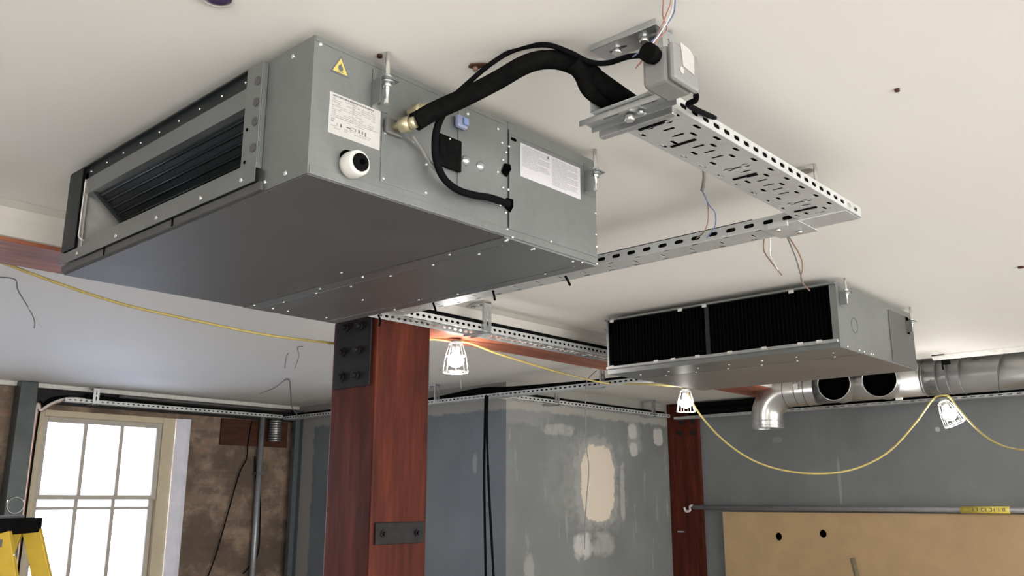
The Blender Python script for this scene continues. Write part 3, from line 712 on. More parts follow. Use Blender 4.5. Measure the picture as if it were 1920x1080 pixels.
# white drain cap with black bung and the oval hole behind it
y, z = yz(650, 300); MB().poly([(X+.0003, a, b) for a, b in obround(y+.008, z+.002, .052, .040, 8)], (.0015, 0, 0)).build('drain_opening', M['darkhole'], u1)
cy, cz = yz(655, 312)
D1 = MB().tube([(X+.001, cy, cz), (X+.012, cy, cz), (X+.034, cy, cz-.001), (X+.036, cy, cz-.001)], .03, 28, True, [.027, .0285, .0265, .024]).build('drain_spout', M['whiteplastic'], u1); D1['label'] = 'white plastic drain spout with black bung'
MB().cyl((X+.0362, cy, cz-.001), (X+.040, cy, cz-.001), .0190, 24).build('bung', M['black'], D1)
MB().cyl((X+.0401, cy+.002, cz), (X+.043, cy+.002, cz), .006, 12).build('bung_centre', M['darkhole'], D1)
# hanger brackets on the side
def hanger(parent, x, y, z, side=1, zt=CEIL):
    r = MB().box(x+.0005*side, x+.003*side, y-.022, y+.022, z-.055, z+.035).box(x+.003*side, x+.042*side, y-.020, y+.020, z+.006, z+.009).box(x+.003*side, x+.030*side, y-.022, y-.020, z-.05, z+.008).build('hanger_bracket', M['galv'], parent)
    MB().poly([(x+.0032*side, a, b) for a, b in obround(y-.004, z-.026, .010, .036, 5)], (.0008*side, 0, 0)).build('slot', M['galv_dull_shade'], r)
    MB().cyl((x+.022*side, y+.002, z-.045), (x+.022*side, y+.002, zt-.002), .0055, 10).build('threaded_rod', M['screw'], r)
    MB().cyl((x+.022*side, y+.002, z+.0092), (x+.022*side, y+.002, z+.012), .017, 16).cyl((x+.022*side, y+.002, z+.003), (x+.022*side, y+.002, z+.0058), .017, 16).build('washer', M['galv_bright'], r)
    MB().cyl((x+.022*side, y+.002, z+.0122), (x+.022*side, y+.002, z+.021), .011, 6).cyl((x+.022*side, y+.002, z-.006), (x+.022*side, y+.002, z+.0028), .011, 6).build('nut', M['screw'], r)
    screw(r, (x+(.003 if side > 0 else -.0065), y-.012, z-.008), 'X', .006)
hanger(u1, X, 1.105, UZ0+.245); hanger(u1, X, 1.842, UZ0+.245)
hanger(u1, UX0, 1.842, UZ0+.245, -1); hanger(u1, UX0, 1.105, UZ0+.245, -1)
# refrigerant connection: grey block, brass valve, wrapped joint
y, z = yz(738, 243)
MB().box(X+.0022, X+.012, y-.030, y+.018, z-.018, z+.018).build('valve_block', M['galv_dull_shade'], u1, .003)
VB = MB().cyl((X+.010, y-.006, z), (X+.040, y-.002, z+.002), .009, 12).cyl((X+.026, y-.004, z), (X+.046, y+.006, z+.002), .017, 6).cyl((X+.046, y+.006, z+.002), (X+.060, y+.012, z+.004), .013, 16).build('flare_nut', M['brass'], u1)
MB().cyl((X+.006, y+.035, z+.050), (X+.055, y+.050, z+.055), .009, 12).cyl((X+.02, y+.040, z+.050), (X+.04, y+.047, z+.053), .015, 6).build('flare_nut', M['brass'], u1)
# control opening and black connector plate, fuse grommets
y0, z1 = yz(818, 246); y1, z0 = yz(861, 322)
CB = MB().box(X+.0024, X+.010, 1.276, 1.345, UZ0+.115, UZ0+.192).build('terminal_cover', M['black'], u1, .002); screw(CB, (X+.0102, 1.305, UZ0+.185), 'X', .003)
for (u, v) in ((872, 302), (899, 313)):
    y, z = yz(u, v); MB().tube([(X+.0022, y, z), (X+.006, y, z), (X+.012, y, z)], .013, 14, True, [.0135, .0125, .004]).build('knockout_plug', M['galv_bright'], u1)
# gathered blue plastic wrap by the control opening
bl = simple('blue_plug', (.18, .25, .45), .4); y, z = yz(845, 222)
MB().box(X+.0024, X+.016, 1.325, 1.360, z-.020, z+.012).build('crumpled_plastic', simple('crumpled_wrap', (.22, .25, .38), .3), u1, .006)  # crumpled blue plastic, modelled as a small rounded block
MB().box(X+.0165, X+.022, 1.340, 1.356, z-.012, z+.006).build('wire_clip', bl, u1, .002)
# underside screws
for (u, v) in ((477, 572), (512, 578), (640, 512), (680, 519), (732, 517), (812, 496), (843, 477), (898, 476), (948, 451), (600, 541), (532, 566), (593, 549), (658, 537), (680, 562), (612, 595), (785, 562), (858, 551), (1022, 513), (950, 537), (997, 467), (1074, 490), (740, 580), (540, 583)):
    p = P(u, v, 'Z', UZ0-.005)
    if UX0+.005 < p.x < UX1-.005 and UY0+.01 < p.y < UY1-.005: screw(u1, (p.x, p.y, UZ0-(.005 if p.y > 1.5 else .003)), '-Z', .0042)

# pipes and cables at the near unit
def blend(pts, xs, axis='X'):
    return [P(u, v, axis, x) for (u, v), x in zip(pts, xs)]
pp = blend([(778, 229), (815, 208), (868, 184), (930, 152), (990, 119), (1040, 112), (1088, 128), (1140, 164), (1190, 196)], [-1.348, -1.325, -1.27, -1.20, -1.13, -1.09, -1.05, -1.005, -.985])
pp[-1] = Vector((-.995, 1.50, TZ+.030)); pp.append(Vector((-.986, 1.65, TZ+.0225))); pp.append(Vector((-.986, 2.35, TZ+.0225)))
PIPE = lying('insulated_pipe', pp, .0205, 'black', 'thick black insulated pipe arching from the nearest unit to the tray', k=10, n=18)
p2 = [P(1075, 118, 'X', -1.04), P(1092, 140, 'X', -1.035), P(1110, 172, 'X', -1.035), Vector((-1.026, 1.47, TZ+.030)), Vector((-1.0255, 1.62, TZ+.021)), Vector((-1.0255, 2.35, TZ+.0205))]
lying('insulated_pipe', p2, .0185, 'black', 'shorter black pipe branch entering the near tray end beneath the thick pipe', k=8, n=14)
cc = blend([(818, 216), (840, 190), (875, 158), (920, 120), (965, 94), (1020, 84), (1065, 97), (1105, 116), (1140, 118), (1180, 106), (1222, 104)], [-1.325, -1.30, -1.27, -1.22, -1.17, -1.10, -1.05, -1.01, -.98, -.92, -.845])
lying('power_cable', cc, .0058, 'blackcable', 'thin black cable arching above the thick insulated pipe to the junction box', 'cable', 10, 10)
c3 = blend([(835, 205), (822, 232), (816, 262), (818, 300), (832, 334), (858, 356), (890, 366), (920, 371), (953, 382)], [-1.33, -1.345, -1.355, -1.365, -1.37, -1.375, -1.375, -1.378, -1.39])
lying('power_cable', c3, .0085, 'blackcable', 'black cable curving down across the near unit side into its lower entry', 'cable', 10, 10)
c4 = blend([(772, 254), (790, 280), (808, 308), (825, 326)], [-1.37, -1.385, -1.385, -1.375])
lying('power_cable', c4, .0045, 'greywire', 'thin dark grey lead slanting across the near unit side panel', 'cable', 10, 8)
# strap wraps round pipe
for (i, lab) in ((63, 'black tape wrap round the pipe bend above the tray'), ):
    q = spline(pp, 10); a, b = q[i], q[min(i+2, len(q)-1)]
    tag(MB().cyl(a, b, .0225, 18).build('tape_wrap', M['black']), lab, 'tape')

# junction box on the bracket
JX0, JX1 = -.895, -.835
jy0, jy1, jz0, jz1 = 1.36, 1.485, TZ+.024, TZ+.138
a_ = P(1258, 64, 'X', -.80); b_ = P(1310, 168, 'X', -.80)
jy0, jy1, jz0, jz1 = a_.y, b_.y, b_.z-.010, a_.z-.012
jb = thing('junction_box', 'grey plastic junction box with white sticker at the near tray end', 'junction box', (-.83, (jy0+jy1)/2, jz0))
MB().box(-.8695, -.812, jy0+.002, jy1-.002, jz0+.002, jz1-.002).build('box', M['greyplastic'], jb, .008)
MB().box(-.8115, -.796, jy0, jy1, jz0, jz1).build('lid', M['greyplastic'], jb, .007)
s1 = MB().poly([(-.7955, *q) for q in [(jy0+.030, jz0+.035), (jy0+.070, jz0+.030), (jy0+.072, jz0+.070), (jy0+.055, jz0+.080), (jy0+.024, jz0+.082)]], (.0008, 0, 0)).build('sticker', M['paper'], jb); s1['label'] = 'square white sticker on the lid'
MB().cyl((-.7955, jy0+.026, jz0+.024), (-.7947, jy0+.026, jz0+.024), .007, 14).build('screw_cover', M['paper'], jb)
gy = jy0
MB().cyl((-.838, gy+.001, jz0+.058), (-.838, gy-.010, jz0+.058), .016, 20).cyl((-.838, gy-.010, jz0+.058), (-.838, gy-.026, jz0+.058), .019, 12).build('cable_gland', M['black'], jb)
lying('power_cable', [P(1305, 178, 'X', -.82), P(1304, 188, 'X', -.83), P(1292, 198, 'X', -.86), (-.905, 1.66, TZ+.035)], .006, 'blackcable', 'short black cable curling from the junction box bottom into the tray', 'cable')
MB().cyl((-.85, jy0+.02, jz1-.004), (-.85, jy0+.02, jz1+.006), .006, 8).build('fixing_stud', M['brass'], jb)

# loop of hook at the tray mouth
lying('cable_loop', [P(1138, 205, 'X', -1.06), P(1112, 192, 'X', -1.07), P(1108, 182, 'X', -1.07), P(1120, 172, 'X', -1.05)], .003, 'blackcable', 'small black cable tie loop at the tray mouth', 'cable tie', n=6)

# cable tie tails
for (u0, v0, u1_, v1, lab) in ((924, 545, 928, 563, 'black cable tie tail hanging under the rear tray, middle of three'), (1060, 518, 1069, 535, 'black cable tie tail hanging under the rear tray, rightmost'), (812, 568, 818, 587, 'black cable tie tail hanging left of the lamp bracket')):
    a = P(u0, v0, 'Y', 2.40); b = P(u1_, v1, 'Y', 2.40)
    lying('cable_tie', [a, (a+b)/2+Vector((.001, 0, 0)), b], .0045, 'blackcable', lab, 'cable tie', n=6)
a = P(709, 590, 'X', -3.0); b = P(711, 612, 'X', -3.0)
lying('cable_tie', [a, (a+b)/2+Vector((.004, .006, 0)), b], .005, 'blackcable', 'black cable tie tail hanging beside the pillar top', 'cable tie', n=6)
for q in (1.53, 1.66, 1.95, 2.30):
    tag(MB().box(-1.02, -.955, q-.004, q+.004, TZ-.0035, TZ-.001).build('cable_tie', M['blackcable']), {1.53: 'black cable tie threaded through the near tray, closest to the bracket', 1.66: 'black cable tie through the near tray, second from the bracket', 1.95: 'black cable tie through the near tray, third from the bracket', 2.30: 'black cable tie through the near tray at the far corner'}[q], 'cable tie')

# ---- second unit, farther away
VX0, VX1, VY0, VY1, VZ0, VZ1 = -2.703, -1.477, 3.685, 4.62, 2.292, 2.577
u2 = thing('air_conditioning_unit', 'farther galvanised air conditioning unit with open black filter face', 'air conditioner', (-2.1, 4.1, VZ0))
zo0, zo1 = VZ0+.035, VZ1-.012; xo0, xo1 = VX0+.010, VX1-.030
sk = .035   # lower front edge chamfer
cz_ = MB()
cz_.box(VX1-th, VX1, VY0, VY1, VZ0+.0, VZ1).box(VX0, VX0+th, VY0, VY1, VZ0, VZ1).box(VX0+th, VX1-th, VY0, VY1, VZ1-th, VZ1).box(VX0+th, VX1-th, VY1-th, VY1, VZ0, VZ1-th)
cz_.box(xo1, VX1-th, VY0, VY0+th, VZ0, VZ1-th).box(VX0+th, xo0, VY0, VY0+th, VZ0, VZ1-th).box(xo0, xo1, VY0, VY0+th, VZ0, zo0).box(xo0, xo1, VY0, VY0+th, zo1, VZ1-th)
cz_.build('casing', M['galv'], u2)
MB().box(VX0+.001, VX1-.001, VY0+.001, VY0+.245, VZ0-.004, VZ0-.0003).build('front_panel', M['galv'], u2)
MB().box(VX0+.001, VX1-.001, VY0+.255, VY1-.001, VZ0-.004, VZ0-.0003).build('bottom_panel', M['galv_half_shade'], u2)
MB().box(xo0, xo1, VY0+.012, VY0+.020, zo0, zo1).build('air_filter', M['darkhole'], u2)
fm = MB()
for i in range(60):
    x = xo0+(xo1-xo0)*(i+.5)/60; fm.box(x-.0008, x+.0008, VY0+.0105, VY0+.012, zo0, zo1)
f_ = fm.build('filter_mesh', M['black'], u2)
xm = P(1325, 620, 'Y', VY0).x
MB().box(xm-.010, xm+.010, VY0+.004, VY0+.0104, zo0, zo1).build('mullion', M['dark_shade_metal'], u2)
MB().box(VX0-.003, VX1-.0, VY0-.012, VY0-.0005, VZ1-.012, VZ1-.003).build('top_rail', M['galv'], u2)
MB().box(VX0, VX1-.005, VY0-.014, VY0-.0005, VZ0+.018, VZ0+.033).build('bottom_rail', M['galv_bright'], u2, .003)
for f in (.03, .25, .33, .44, .58, .72, .86, .93):
    x = VX0+(VX1-VX0)*f
    MB().box(x-.012, x+.012, VY0-.016, VY0-.0145, VZ0+.024, VZ0+.036).build('filter_clip', M['whiteplastic'], u2)
for f in (.035, .37, .48, .84):
    x = VX0+(VX1-VX0)*f
    MB().box(x-.012, x+.012, VY0-.014, VY0-.0125, VZ1-.024, VZ1-.010).build('filter_clip', M['whiteplastic'], u2)
for i in range(7): screw(u2, (VX0+.12+i*.17, VY0+.12, VZ0-.004), '-Z', .006)
for i in range(6): screw(u2, (VX0+.2+i*.18, VY0+.235, VZ0-.004), '-Z', .006)
for (u, v) in ((1612, 667), (1622, 676), (1638, 671), (1633, 664), (1590, 658)):
    p = P(u, v, 'X', VX1)
    screw(u2, (VX1, p.y, max(p.z, VZ0+.008)), 'X', .006)
cyl_y, cyl_z = P(1602, 610, 'X', VX1).y, P(1602, 610, 'X', VX1).z
MB().ring((VX1+.0005, cyl_y, cyl_z), (1, 0, 0), .034, .0012, 28, 4).build('knockout', M['galv_dull_shade'], u2)
pb = P(1666, 600, 'X', VX1).y
MB().box(VX1+.0003, VX1+.003, pb, VY1-.002, VZ0+.004, VZ1-.028).build('rear_cover', M['galv_dull_shade'], u2)
hanger(u2, VX1, VY0+.055, VZ0+.235); hanger(u2, VX1, VY1-.075, VZ0+.225); hanger(u2, VX0, VY0+.055, VZ0+.235, -1)

# ------------------------------------------------------------------ round ducts on the far right
DY, DZ, DR = 6.40, 2.470, .118
def D_(x): return (x, DY, DZ)
md = thing('round_duct', 'long spiral galvanised round duct close under the ceiling on the right', 'duct', (0, DY, DZ-DR))
xs = -1.985
MB().tube([(xs, DY, DZ), (XR-.02, DY, DZ)], DR, 48, True).build('duct_shell', M['duct'], md)
rb = []
mb = MB(); turns = int((XR-.05-xs-.35)/.165)
q = [];  n = turns*24
for i in range(n):
    t = i/24; a = 2*PI*t; q.append(Vector((xs+.35+t*.165, DY+(DR+.001)*math.sin(a), DZ+(DR+.001)*math.cos(a))))
mb.tube(q, .0045, 5).build('spiral_seam', M['galv_dull_shade'], md)
for x in (-1.90, -1.83, -1.75): MB().ring((x, DY, DZ), (1, 0, 0), DR+.001, .0035, 40, 6).build('joint_ring', M['galv_dull_shade'], md)
tj = thing('duct_junction', 'galvanised branch duct with two open round black mouths', 'duct', (-2.4, DY, DZ-DR))
MB().tube([(-2.76, DY, DZ), (-1.987, DY, DZ)], DR-.002, 48, True).build('duct_shell', M['duct'], tj)
for x in (-1.995, -2.755): MB().ring((x, DY, DZ), (1, 0, 0), DR, .004, 40, 6).build('joint_ring', M['galv_dull_shade'], tj)
for (u, v) in ((1565, 715), (1650, 706)):
    p = P(u, v, 'Y', 6.24); cx = p.x; R = .120
    MB().tube([(cx, DY-.03, DZ), (cx, 6.31, DZ), (cx, 6.22, DZ)], R, 40, False, [R+.006, R+.001, R]).build('spout', M['duct'], tj)
    MB().tube([(cx, 6.30, DZ), (cx, 6.221, DZ)], R-.004, 40, False).cyl((cx, 6.265, DZ), (cx, 6.268, DZ), R-.0045, 40).build('mouth_shade', M['darkhole'], tj)  # black lining and disc paint the shade inside the open mouth
    MB().ring((cx, 6.22, DZ), (0, 1, 0), R-.001, .004, 40, 6).build('rim', M['duct'], tj)
el = thing('duct_elbow', 'shiny galvanised duct elbow turning down at the left end of the round duct', 'duct', (-3.19, DY, 2.2))
er = .118; EX = -3.185; bend = .19; q = [(-2.7605, DY, DZ-.005), (EX+bend, DY, DZ-.005)]
for i in range(1, 12):
    a = PI/2*i/12; q.append((EX+bend-bend*math.sin(a), DY, DZ-.005-bend+bend*math.cos(a)))
q += [(EX, DY, DZ-.005-bend), (EX, DY, 2.195)]
MB().tube(q, er, 40, False).tube(q, er-.003, 40, False).build('elbow_shell', M['duct'], el, normals=False)
for c, ax in (((EX, DY, 2.215), (0, 0, 1)), ((EX, DY, 2.197), (0, 0, 1)), ((EX, DY, 2.25), (0, 0, 1))): MB().ring(c, ax, er, .004, 40, 6).build('collar', M['galv_bright'], el)
for x in (EX+bend, EX+bend+.09, EX+bend+.16): MB().ring((x, DY, DZ-.005), (1, 0, 0), er, .0035, 40, 6).build('joint_ring', M['galv_dull_shade'], el)
MB().box(-2.90, -2.86, DY-er-.014, DY-er-.002, DZ-.01, DZ+.03).build('duct_clip', M['galv_bright'], el)
hk = thing('duct_hanger', 'dark strap hanger clamping the round duct to the ceiling', 'bracket', (-1.76, 6.27, CEIL))
hb = P(1766, 668, 'Y', 6.25)
MB().box(hb.x-.05, hb.x+.03, 6.20, 6.26, CEIL-.012, CEIL-.001).build('ceiling_plate', M['galv_bright'], hk)
MB().cyl((hb.x, 6.245, 2.50), (hb.x, 6.245, CEIL-.012), .006).box(hb.x+.004, hb.x+.045, 6.23, 6.262, 2.535, 2.585).build('clamp', M['black'], hk)
wb = P(1686, 745, 'Y', 6.4)
wc = thing('beam_clip', 'small white square clip under the branch duct', 'clip', (wb.x, 6.40, wb.z))
MB().box(wb.x-.025, wb.x+.025, 6.39, 6.40, wb.z-.02, wb.z+.03).build('plate', M['whiteplastic'], wc, .003)
MB().cyl((wb.x, 6.389, wb.z+.005), (wb.x, 6.385, wb.z+.005), .010, 12).build('hole', M['darkhole'], wc)

# ------------------------------------------------------------------ caged work lamps and their yellow cable
def make_lamp():
    r = thing('work_lamp', '', 'work lamp', (0, 0, 0), 'caged work lamps strung on a yellow cable')
    MB().cyl((0, 0, -.052), (0, 0, -.004), .021, 18).cyl((0, 0, -.006), (0, 0, .006), .028, 18).build('lamp_holder', M['greyplastic'], r)
    bulb = MB(); bulb.tube([(0, 0, -.053), (0, 0, -.062), (0, 0, -.078), (0, 0, -.098), (0, 0, -.118), (0, 0, -.130), (0, 0, -.136)], .03, 20, True, [.014, .020, .036, .045, .038, .020, .004])
    bulb.build('bulb', M['pane_lamp'], r)
    cg = MB()
    for z, R in ((-.012, .034), (-.075, .052), (-.160, .066)): cg.ring((0, 0, z), (0, 0, 1), R, .0028, 28, 6)
    for i in range(8):
        a = 2*PI*i/8; c, s = math.cos(a), math.sin(a)
        cg.tube([(c*.034, s*.034, -.010), (c*.054, s*.054, -.075), (c*.066, s*.066, -.160)], .0022, 6)
    cg.tube([(-.066, 0, -.160), (.066, 0, -.160)], .0022, 6).tube([(0, -.066, -.160), (0, .066, -.160)], .0022, 6)
    cg.build('wire_cage', M['whiteplastic'], r)
    return r
lamp0 = make_lamp()
def put_lamp(o, loc, rot, sc, label, power=9):
    o.location = loc; o.rotation_euler = rot; o.scale = (sc, sc, sc); o['label'] = label
    li = bpy.data.lights.new('lamp_glow', 'POINT'); li.energy = power; li.color = (1, .96, .90); li.shadow_soft_size = .03
    lo = bpy.data.objects.new('lamp_glow', li); COL.objects.link(lo)
    m = Matrix.Translation(loc) @ Euler(rot).to_matrix().to_4x4(); lo.location = m @ Vector((0, 0, -.175*sc))
LL = []
l1 = P(855, 641, 'X', -3.30); l2 = P(1285, 730, 'Y', 5.24); l3 = P(1767, 752, 'Y', 6.12)
lamps = [lamp0, copy_tree(lamp0), copy_tree(lamp0)]
put_lamp(lamps[0], l1, (0, 0, 0), 1.0, 'caged glowing lamp under the timber beam, just right of the big pillar', 3)
put_lamp(lamps[1], l2, (.05, .05, 0), .95, 'caged glowing lamp below the left end of the farther unit', 1.5)
put_lamp(lamps[2], l3, (-.05, -.38, .1), 1.0, 'tilted caged glowing lamp hanging under the round duct', 2)
CY = [
 ([P(-60, 470, 'X', -3.50), P(0, 491, 'X', -3.50), P(120, 535, 'X', -3.50), P(240, 573, 'X', -3.50), P(380, 604, 'X', -3.50), P(500, 628, 'X', -3.50), P(620, 643, 'X', -3.50)], 'yellow cable swagging from the left edge of the photo to behind the big pillar'),
 ([P(615, 643, 'X', -3.50), P(700, 646, 'X', -3.48), P(800, 636, 'X', -3.40), P(850, 640, 'X', -3.32), P(880, 643, 'X', -3.30), P(930, 662, 'X', -3.26), P(1000, 684, 'X', -3.2), P(1070, 704, 'X', -3.2), P(1140, 719, 'Y', 5.018), P(1200, 720, 'Y', 5.018), P(1240, 722, 'Y', 5.08), P(1270, 724, 'Y', 5.18), l2+Vector((0, 0, .012))], 'yellow cable stretched between the first and second caged lamps'),
 ([l2+Vector((0, 0, .010)), P(1305, 766, 'Y', 5.26), P(1345, 815, 'Y', 5.35), P(1400, 857, 'Y', 5.45), P(1460, 880, 'Y', 5.55), P(1530, 888, 'Y', 5.65), P(1600, 880, 'Y', 5.78), P(1665, 848, 'Y', 5.9), P(1715, 795, 'Y', 6.0), P(1745, 754, 'Y', 6.1), P(1755, 744, 'Y', 6.12)], 'long yellow cable swag in front of the far grey wall'),
 ([P(1755, 744, 'Y', 6.12), P(1768, 742, 'Y', 6.12), P(1780, 744, 'Y', 6.12), P(1800, 770, 'Y', 6.1), P(1840, 812, 'Y', 6.0), P(1880, 836, 'Y', 5.9), P(1930, 845, 'Y', 5.8), P(1990, 840, 'Y', 5.7)], 'yellow cable running off to the right edge from the tilted lamp')]
for pts, lab in CY: lying('lamp_cable', pts, .0062, 'cableyellow', lab, 'cable', 8, 8)

# ------------------------------------------------------------------ loose wires
def wire(pts, mat, lab, r=.0018): return lying('loose_wire', pts, r, mat, lab, 'wire', 6, 6)
c0 = P(1250, -60, 'Z', CEIL-.001)
for (ps, mt, lab) in (
    ([(1245, -60), (1244, 0), (1243, 30), (1250, 55), (1232, 75), (1218, 95), (1192, 128)], 'red', 'pale red loose wire hanging at the top edge before the junction box'),
    ([(1262, -60), (1258, 0), (1250, 25), (1240, 50), (1222, 85), (1200, 120)], 'red', 'second red loose wire twisted with the first at the top edge'),
    ([(1268, -60), (1266, 0), (1262, 28), (1240, 58), (1215, 85), (1186, 107)], 'blue', 'blue loose wire crossing in front of the ceiling bracket'),
    ([(1265, -60), (1262, 0), (1256, 30), (1238, 62), (1215, 92), (1200, 112)], 'whitewire', 'white loose wire among the red and blue ones at the top edge')):
    wire([P(u, v, 'X', -.78-.02*i) for i, (u, v) in enumerate(ps)], mt, lab, .0014)
gx = -1.21
tag(MB().tube(spline([P(1319, 312, 'Y', 2.18), P(1320, 335, 'Y', 2.18), P(1316, 358, 'Y', 2.18)], 6), .005, 8).build('wire_sheath', M['greywire']), 'short grey cable stub hanging from the ceiling left of the near tray', 'cable')
wire([P(1316, 357, 'Y', 2.18), P(1330, 385, 'Y', 2.20), P(1341, 400, 'Y', 2.22), P(1340, 425, 'Y', 2.24), P(1325, 446, 'Y', 2.26)], 'blue', 'blue wire drooping over the rear tray from the grey stub')
wire([P(1316, 357, 'Y', 2.18), P(1326, 378, 'Y', 2.20), P(1328, 410, 'Y', 2.22), P(1320, 435, 'Y', 2.24), P(1305, 447, 'Y', 2.26)], 'brownwire', 'brown wire drooping over the rear tray from the grey stub')
for (ps, mt, lab) in (([(1434, 438), (1432, 468), (1445, 490), (1466, 516)], 'brownwire', 'brown wire hanging below the tray corner, leftmost'),
                      ([(1444, 438), (1444, 478), (1452, 494), (1462, 514)], 'whitewire', 'white wire hanging below the tray corner beside the brown one'),
                      ([(1474, 440), (1490, 478), (1497, 500), (1506, 532)], 'greywire', 'grey wire hanging below the tray corner over the far unit'),
                      ([(1476, 440), (1498, 475), (1505, 500), (1502, 525), (1518, 545)], 'brownwire', 'brown wire hanging below the tray corner, rightmost')):
    wire([P(u, v, 'Z', CEIL-.001) if i == 0 else P(u, v, 'Y', 2.60) for i, (u, v) in enumerate([(ps[0][0], ps[0][1])]+ps[1:])] if False else [P(u, v, 'Y', 2.60) for (u, v) in ps], mt, lab, .0022)
wire([P(0, 520, 'Z', CEIL-.003), P(28, 524, 'Z', CEIL-.02), P(34, 545, 'Z', CEIL-.05), P(52, 575, 'Z', CEIL-.09), P(64, 600, 'Z', CEIL-.12), P(64, 615, 'Z', CEIL-.14)], 'greywire', 'dark loose wire hanging from the ceiling by the left edge, longer one', .003)
wire([P(52, 575, 'Z', CEIL-.09), P(66, 592, 'Z', CEIL-.11), P(77, 614, 'Z', CEIL-.14)], 'whitewire', 'pale loose wire tail by the left edge', .003)
wire([P(568, 650, 'Z', CEIL-.002), P(558, 652, 'Z', CEIL-.02), P(560, 668, 'Z', CEIL-.05), P(553, 690, 'Z', CEIL-.08)], 'greywire', 'short loose wire on the ceiling left of the big pillar', .003)
wire([P(541, 662, 'Z', CEIL-.002), P(536, 672, 'Z', CEIL-.03), P(534, 690, 'Z', CEIL-.06)], 'greywire', 'tiny wire stub on the ceiling left of the big pillar', .003)
wire([P(487, 738, 'Z', CEIL-.10), P(515, 727, 'Z', CEIL-.05), P(540, 711, 'Z', CEIL-.008), P(545, 735, 'Z', CEIL-.05), P(547, 762, 'Z', CEIL-.12), P(560, 782, 'Z', CEIL-.17)], 'greywire', 'bent dark wire hanging near the corner above the brick wall', .005)
wire([P(862, 705, 'Z', CEIL-.05), P(865, 728, 'Z', CEIL-.12)], 'whitewire', 'pale wire tail on the ceiling under the first lamp', .003)
# rough holes and fixings in the ceiling
hp = P(895, 122, 'Z', CEIL)
rh = thing('ceiling_fixing', 'ragged brown rusty fixing in the ceiling above the black pipe', 'fixing', (hp.x, hp.y, CEIL))
MB().poly([(hp.x+a, hp.y+b, CEIL-.001) for a, b in ((-.016, -.012), (-.002, -.016), (.010, -.008), (.022, .004), (.028, .016), (.016, .018), (.004, .010), (-.012, .006))], (0, 0, -.004)).build('stain_plug', M['darkwood'], rh)
MB().cyl((hp.x-.004, hp.y-.004, CEIL-.0052), (hp.x-.002, hp.y-.002, CEIL-.014), .006, 8).cyl((hp.x+.014, hp.y+.010, CEIL-.0052), (hp.x+.018, hp.y+.012, CEIL-.012), .005, 8).build('screw_stub', M['brownwire'], rh)
for (u, v, r, lab) in ((1682, 167, .006, 'small dark screw in the ceiling right of the tray'), (1914, 500, .012, 'grey ceiling fixing at the right edge of the photo'), (712, 103, .006, 'small dark hole plug in the ceiling beside the near hanger rod')):
    p = P(u, v, 'Z', CEIL)
    tag(MB().cyl((p.x, p.y, CEIL), (p.x, p.y, CEIL-.006), r, 12).build('ceiling_fixing', M['darkwood']), lab, 'fixing')
p = P(408, -8, 'Z', CEIL)
pd = thing('ceiling_spotlight', 'dark purple glass downlight at the top edge above the nearest unit', 'light', (p.x, p.y, CEIL))
MB().ring((p.x, p.y, CEIL-.004), (0, 0, 1), .030, .004, 28, 6).build('rim', M['whiteplastic'], pd)
MB().sphere((p.x, p.y, CEIL-.004), .026, (1, 1, .35)).build('lens', simple('purple_lens', (.05, .03, .08), .2), pd)

# ------------------------------------------------------------------ far right: board, rail, rod
WY = 7.66
hl = []
for (u, v) in ((1460, 1006), (1543, 1001)):
    p = P(u, v, 'Y', WY-.03); hl.append([(p.x+.033*math.cos(2*PI*i/20), p.z+.036*math.sin(2*PI*i/20)) for i in range(20)])
bx = P(1357, 1000, 'Y', WY-.03).x
pl = thing('plywood_board', 'large tan plywood board with two round holes against the far wall', 'board', (-2.3, WY, 0))
MB().plate(rect(bx, -.9, .002, P(1400, 960, 'Y', WY-.03).z), hl, .018, Tm(0, WY-.024, 0, YPX)).build('sheet', M['mdf'], pl, normals=False)
MB().box(bx+.03, -1.0, WY-.013, WY-.008, 1.2, 1.53).build('hole_shade_backing', M['darkhole'], pl)  # black sheet painting the shade behind the round holes
rl = thing('steel_rail', 'long grey steel tube resting along the top of the plywood board', 'rail', (-3, 7.55, 1.6))
rz = P(1290, 951, 'Y', 7.58).z; rx0 = P(1300, 951, 'Y', 7.58).x
MB().cyl((rx0, 7.58, rz), (-.6, 7.58, P(1900, 957, 'Y', 7.58).z), .022, 20).build('tube', M['conduit'], rl)
MB().tube(spline([(rx0-.005, 7.58, rz+.015), (rx0-.035, 7.58, rz+.01), (rx0-.04, 7.58, rz-.03), (rx0-.085, 7.58, rz-.035), (rx0-.10, 7.58, rz)], 5), .012, 8).build('end_hook', M['whitewire'], rl)
t0, t1 = P(1802, 955, 'Y', 7.58).x, P(1894, 957, 'Y', 7.58).x; tz0 = P(1850, 956, 'Y', 7.58).z
tp_ = MB().cyl((t0, 7.58, tz0), (t1, 7.58, tz0), .027, 20).build('yellow_wrap', M['tape'], rl); tp_['label'] = 'yellow tape with black lettering'
mb = MB(); x = t0+.09
for i, ch in enumerate('IIXICIIAIN'):
    if x > t1-.02: break
    for (a, b, c, d) in {'I': [(0, .006, -.012, .012)], 'X': [(0, .018, -.012, -.007), (0, .018, .007, .012), (0, .005, -.012, .012)], 'C': [(0, .016, -.012, -.007), (0, .016, .007, .012), (.011, .016, -.012, .012)], 'A': [(0, .005, -.012, .008), (.012, .017, -.012, .008), (0, .017, .007, .012)], 'N': [(0, .005, -.012, .012), (.012, .017, -.012, .012), (0, .017, -.002, .003)]}[ch]:
        mb.box(x+a, x+b, 7.5525, 7.557, tz0+c, tz0+d)
    x += .030
mb.build('lettering', M['ink'], tp_)
rp = P(1598, 1046, 'Y', 7.4); rq = P(1606, 1085, 'Y', 7.4)
d_ = (rq-rp).normalized()
rod = thing('metal_tube', 'short upright metal tube end in front of the plywood board', 'tube', (rp.x+.07, 7.42, 0))
